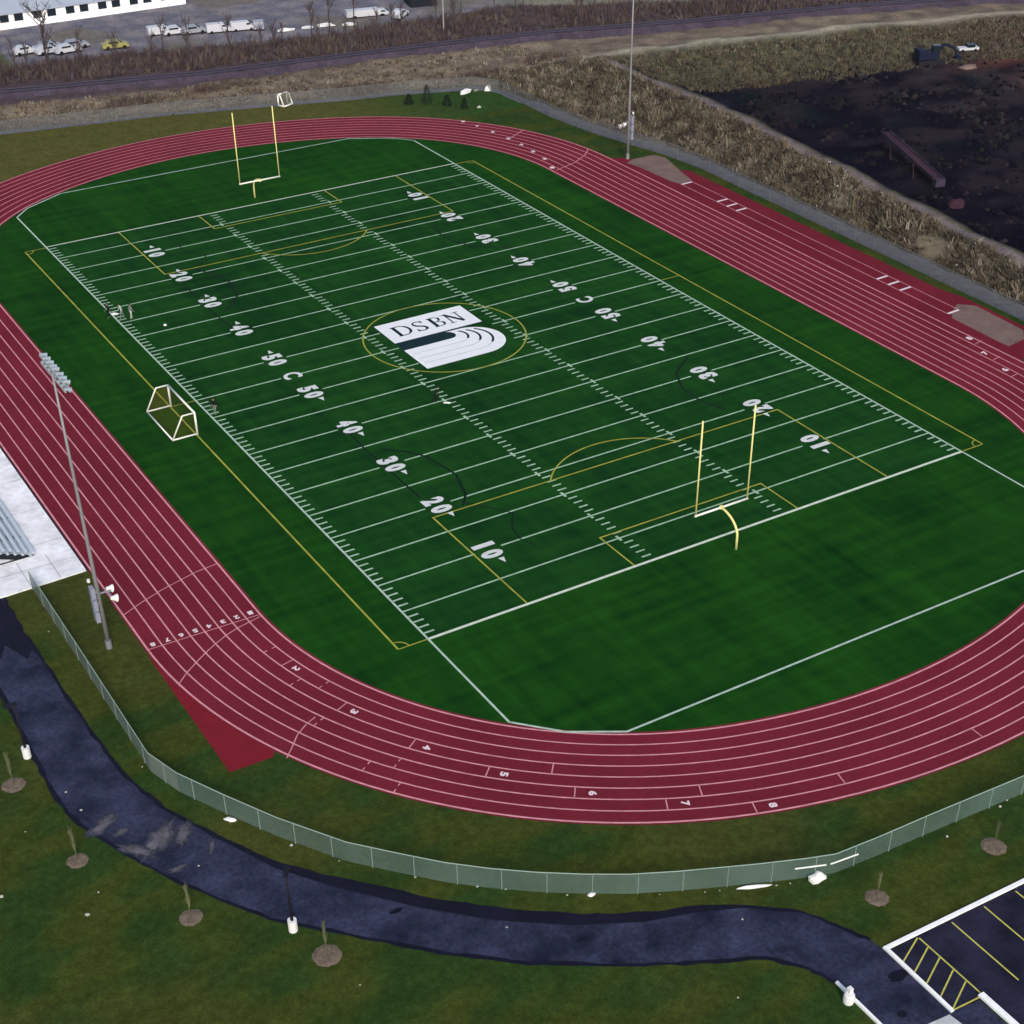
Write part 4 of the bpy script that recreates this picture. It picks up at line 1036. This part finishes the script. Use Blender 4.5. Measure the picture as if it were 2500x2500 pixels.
cv = thing('conveyor', 'old reddish conveyor lying on struts in the dark pit behind the grass bank', 'conveyor', (119.4, 70.6, h_at(119.4, 70.6) - .2), R(-105))
b = MB(); b.box((0, 0, 1.9), (17.5, 1.5, .28), ry=R(6)); b.build('belt_frame', 'rust', cv)
for s_ in (-.7, .7):
    b = MB(); b.box((0, s_, 2.15), (17.5, .14, .3), ry=R(6)); b.build('side_rail', 'old_steel', cv)
for x in (-5.5, 1.5):
    for s_ in (-1, 1):
        b = MB(); b.tube([(x, s_ * .6, 2.0), (x + 2.2, s_ * 1.5, -.1)], .09, 6); b.build('strut', 'rust', cv)
b = MB(); b.box((8.2, 0, .8), (1.1, 1.5, .9)); b.build('hopper', 'old_steel', cv)
lump('debris_heap', (114.5, 56.2, h_at(114.5, 56.2) + .1), (2.6, 2.0, 2.2), 'rust', 'reddish heap of scrap at the edge of the dark pit near the right border', 'heap', seed=120)
lump('dirt_mound', (164.5, 104.5, h_at(164.5, 104.5)), (4.2, 2.2, 1.0), 'sand', 'pale dirt mound on the dark soil below the pickup', 'mound', seed=121)

# ------------------------------------------------------------------ vegetation
random.seed(77)
def blade(b, x, y, z, h, wd, lean, mi, cross=True):
    a = random.uniform(0, math.pi)
    for q in ((0, 1) if cross else (0,)):
        an = a + q * 1.57; dx, dy = math.cos(an) * wd, math.sin(an) * wd; lx_, ly_ = random.uniform(-lean, lean), random.uniform(-lean, lean)
        for w_ in range(3):
            ox, oy = random.uniform(-1, 1) * wd * 1.8, random.uniform(-1, 1) * wd * 1.8; hh = h * random.uniform(.6, 1.1); k_ = .42
            b.add([(x + ox - dx * k_, y + oy - dy * k_, z - .05), (x + ox + dx * k_, y + oy + dy * k_, z), (x + ox + lx_ + dx * .15, y + oy + ly_ + dy * .15, z + hh), (x + ox + lx_ - dx * .15, y + oy + ly_ - dy * .15, z + hh)], [(0, 1, 2, 3)], mi)
for i_, (c_) in enumerate([(.12, .095, .065), (.19, .155, .11), (.06, .045, .038), (.10, .095, .06), (.26, .23, .19)]): M['tuft%d' % i_] = mat('dry_grass_%d' % i_, c_, rough=.95, spec=0)
b = MB(); cnt = 0
while cnt < 11000:
    y = random.uniform(8, 135); x = random.uniform(84.0, 110)
    if x < interp(y, [(80, 91), (88, 90.5), (94.5, 88.6), (100.5, 87.2), (106, 86.4), (120, 85.2), (129, 84.2)]): continue
    d1 = x - interp(y, CREST_X)
    if d1 > -1.5 or (y > 118 and random.random() < .3): continue
    n = noise.noise(Vector((x * .22, y * .22, 4)));
    if n < random.uniform(-.55, .25): continue
    n5 = noise.noise(Vector((x * .45, y * .45, 8)))
    mi = random.choices((0, 1, 2, 3, 4), (4, max(.2, 2 + 12 * n5), max(.2, 3 - 14 * n5), 3, max(.1, .5 + 4 * n5)))[0]
    blade(b, x, y, h_at(x, y) - .05, random.uniform(.2, .75) * (1 + 1.6 * max(0, n5)), random.uniform(.12, .32), .55, mi); cnt += 1
cnt = 0
while cnt < 5500:
    x = random.uniform(-10, 190); lo_ = interp(x, [(-60, 152), (8, 150), (60, 138.5), (81, 132), (90, 124), (104, 130), (190, 114)]); hi_ = interp(x, TAN_Y)
    y = random.uniform(lo_, hi_)
    n = noise.noise(Vector((x * .15, y * .15, 4)))
    mi = random.choices((0, 1, 2, 3, 4), (5, 5, 2 + 5 * max(0, -n), 1, 1))[0]
    if x > 100 and y > interp(x, RIDGE_Y) - 3: cnt += 1; continue
    blade(b, x, y, h_at(x, y) - .05, random.uniform(.15, .5), random.uniform(.12, .35), .25, mi); cnt += 1
cnt = 0
while cnt < 5000:
    x = random.uniform(103, 200); ry_ = interp(x, RIDGE_Y); y = ry_ - random.uniform(3, 15); d1 = x - interp(y, CREST_X)
    if d1 < 0: continue
    lowk = (ry_ - y) / 15
    blade(b, x, y, h_at(x, y) - .05, random.uniform(.2, .7), random.uniform(.12, .35), .4, random.choices((0, 1, 2, 3), (3, 1.5 * (1 - lowk), 1 + 6 * lowk, 5))[0]); cnt += 1
o = b.build('dry_grass', ['tuft0', 'tuft1', 'tuft2', 'tuft3', 'tuft4']); tag(o, 'dry tan and brown grass tufts covering the banks beyond the fence', 'grass', kind='stuff')
# clods and broken ground in the pit
b = MB(); cnt = 0
for i_, c_ in enumerate([(.004, .0035, .008), (.012, .009, .013), (.028, .021, .024), (.010, .014, .010)]): M['clod%d' % i_] = mat('soil_clod_%d' % i_, c_, rough=.98, spec=0)
while cnt < 7000:
    x = random.uniform(104, 215); y = random.uniform(-10, 118); d1 = x - interp(y, CREST_X); d2 = interp(x, RIDGE_Y) - y
    if d1 < 2.5 or d2 < 12: continue
    n = noise.fractal(Vector((x * .10, y * .10, 21)), .8, 2.1, 4)
    if random.random() > .25 + n * 1.2: continue
    r_ = random.uniform(.15, .55) * (1 + max(0, n)); z = h_at(x, y); k = [(x + r_ * random.uniform(.7, 1.4) * math.cos(a_ + .4), y + r_ * random.uniform(.7, 1.4) * math.sin(a_ + .4), z - .1) for a_ in (0, 1.25, 2.5, 3.75, 5.0)]
    b.add(k + [(x + random.uniform(-.1, .1), y + random.uniform(-.1, .1), z + r_ * random.uniform(.4, 1.0))], [(0, 1, 5), (1, 2, 5), (2, 3, 5), (3, 4, 5), (4, 0, 5)], random.choices((0, 1, 2, 3), (5, 4, .6 + 2.5 * (x > 140), 1))[0]); cnt += 1
o = b.build('soil_clods', ['clod0', 'clod1', 'clod2', 'clod3']); tag(o, 'broken dark soil clods strewn over the excavated pit', 'soil', kind='stuff')
# brush band along the railway
for i_, c_ in enumerate([(.065, .043, .045), (.105, .070, .060), (.08, .062, .085), (.14, .12, .085)]): M['stem%d' % i_] = mat('brush_%d' % i_, c_, rough=.95)
b = MB(); cnt = 0
while cnt < 9000:
    x = random.uniform(0, 190); y0_ = interp(x, BAL_Y) + .5; y1_ = interp(x, ROAD_Y) + .5
    if y1_ < y0_ + 2: y1_ = y0_ + 4
    y = random.uniform(y0_, y1_); n = noise.noise(Vector((x * .08, y * .08, 14)))
    if n < random.uniform(-.6, 0): continue
    blade(b, x, y, -.1, random.uniform(.35, 1.4) * (1 + .9 * n), random.uniform(.03, .16), .5, random.choices((0, 1, 2, 3), (5, 4, 2 + 3 * max(0, -n), 2))[0]); cnt += 1
cnt = 0
while cnt < 900:
    cx_, cy_ = random.choice([(62, 140.8), (66, 138.8), (45, 153), (100, 139), (31, 153), (85, 128 + 8), (90, 122)]); x = random.gauss(cx_, 2.4); y = random.gauss(cy_, .9)
    if y < interp(x, [(8, 150), (60, 137.5), (81, 131.5)]): continue
    blade(b, x, y, -.1, random.uniform(.5, 1.4), random.uniform(.05, .16), .4, random.choice((0, 1, 1, 3))); cnt += 1
o = b.build('brush', ['stem0', 'stem1', 'stem2', 'stem3']); tag(o, 'dense brown and purple brush along the railway', 'brush', kind='stuff')
# bare trees
def tree_mesh(seed, h):
    random.seed(seed); tr = MB(); cr = MB()
    tr.tube([(0, 0, 0), (random.uniform(-.1, .1), 0, h * .35), (random.uniform(-.2, .2), random.uniform(-.2, .2), h * .7), (0, 0, h * .98)], [.14, .10, .06, .02], 6)
    for i in range(16):
        z0 = h * random.uniform(.25, .8); a = random.uniform(0, 6.28); l = h * random.uniform(.18, .32); ex_ = Vector((math.cos(a) * l * .55, math.sin(a) * l * .55, l)); s0 = Vector((0, 0, z0))
        cr.tube([s0, s0 + ex_ * .5, s0 + ex_], [.05, .035, .015], 4, cap=False)
        for j in range(9):
            t0 = s0 + ex_ * random.uniform(.3, 1); a2 = random.uniform(0, 6.28); d = Vector((math.cos(a2) * .5, math.sin(a2) * .5, random.uniform(.3, 1))) * random.uniform(.5, 1.1)
            cr.tube([t0, t0 + d], [.03, .012], 3, cap=False)
    return tr.mesh('trunk', 'bark'), cr.mesh('crown', 'twig')
TM = [tree_mesh(200 + i, 6 + i * .9) for i in range(5)]
random.seed(31); tl = 0
spots = [(25, 178.5, 4, 'the thick dark tree column at the upper left'), (75.5, 174.5, 4, 'x'), (80, 173.5, 4, 'x')]
for k in range(46):
    x = 14 + k * 3.0 + random.uniform(-1.2, 1.2); y = interp(x, BAL_Y) + random.uniform(1, max(3, interp(x, ROAD_Y) - interp(x, BAL_Y))); spots.append((x, y, random.randrange(0, 4), 'x'))
for i, (x, y, mi, lb) in enumerate(spots):
    t_ = thing('bare_tree', 'leafless dark brown tree standing in the brush along the railway', 'tree', (x, y, -.1), random.uniform(0, 6), 'bare trees in the brush along the railway')
    if i == 0: t_['label'] = 'thick dark leafless tree at the upper left below the first parked cars'; t_.scale = (1.6, 1.6, 1.15)
    if i in (1, 2): t_['label'] = 'tall dark leafless tree, %s one of a pair in front of the white piles' % ('left' if i == 1 else 'right')
    for nm, m_ in zip(('trunk', 'crown'), TM[mi]):
        o = bpy.data.objects.new(nm, m_); COL.objects.link(o); o.parent = t_
    if i > 2: s_ = random.uniform(.55, .95); t_.scale = (s_, s_, s_)

# ------------------------------------------------------------------ haze
b = MB(); b.box((70, 90, 40), (640, 640, 90))
hz = b.build('haze', mat('haze_mat', (1, 1, 1)))
hm = hz.data.materials[0]; N = hm.node_tree.nodes
for n in list(N):
    if n.type == 'BSDF_PRINCIPLED': N.remove(n)
pv = N.new('ShaderNodeVolumePrincipled'); pv.inputs['Color'].default_value = (.90, .92, 1, 1); pv.inputs['Density'].default_value = .000045
hm.node_tree.links.new(pv.outputs[0], [n for n in N if n.type == 'OUTPUT_MATERIAL'][0].inputs['Volume'])
tag(hz, kind='stuff')
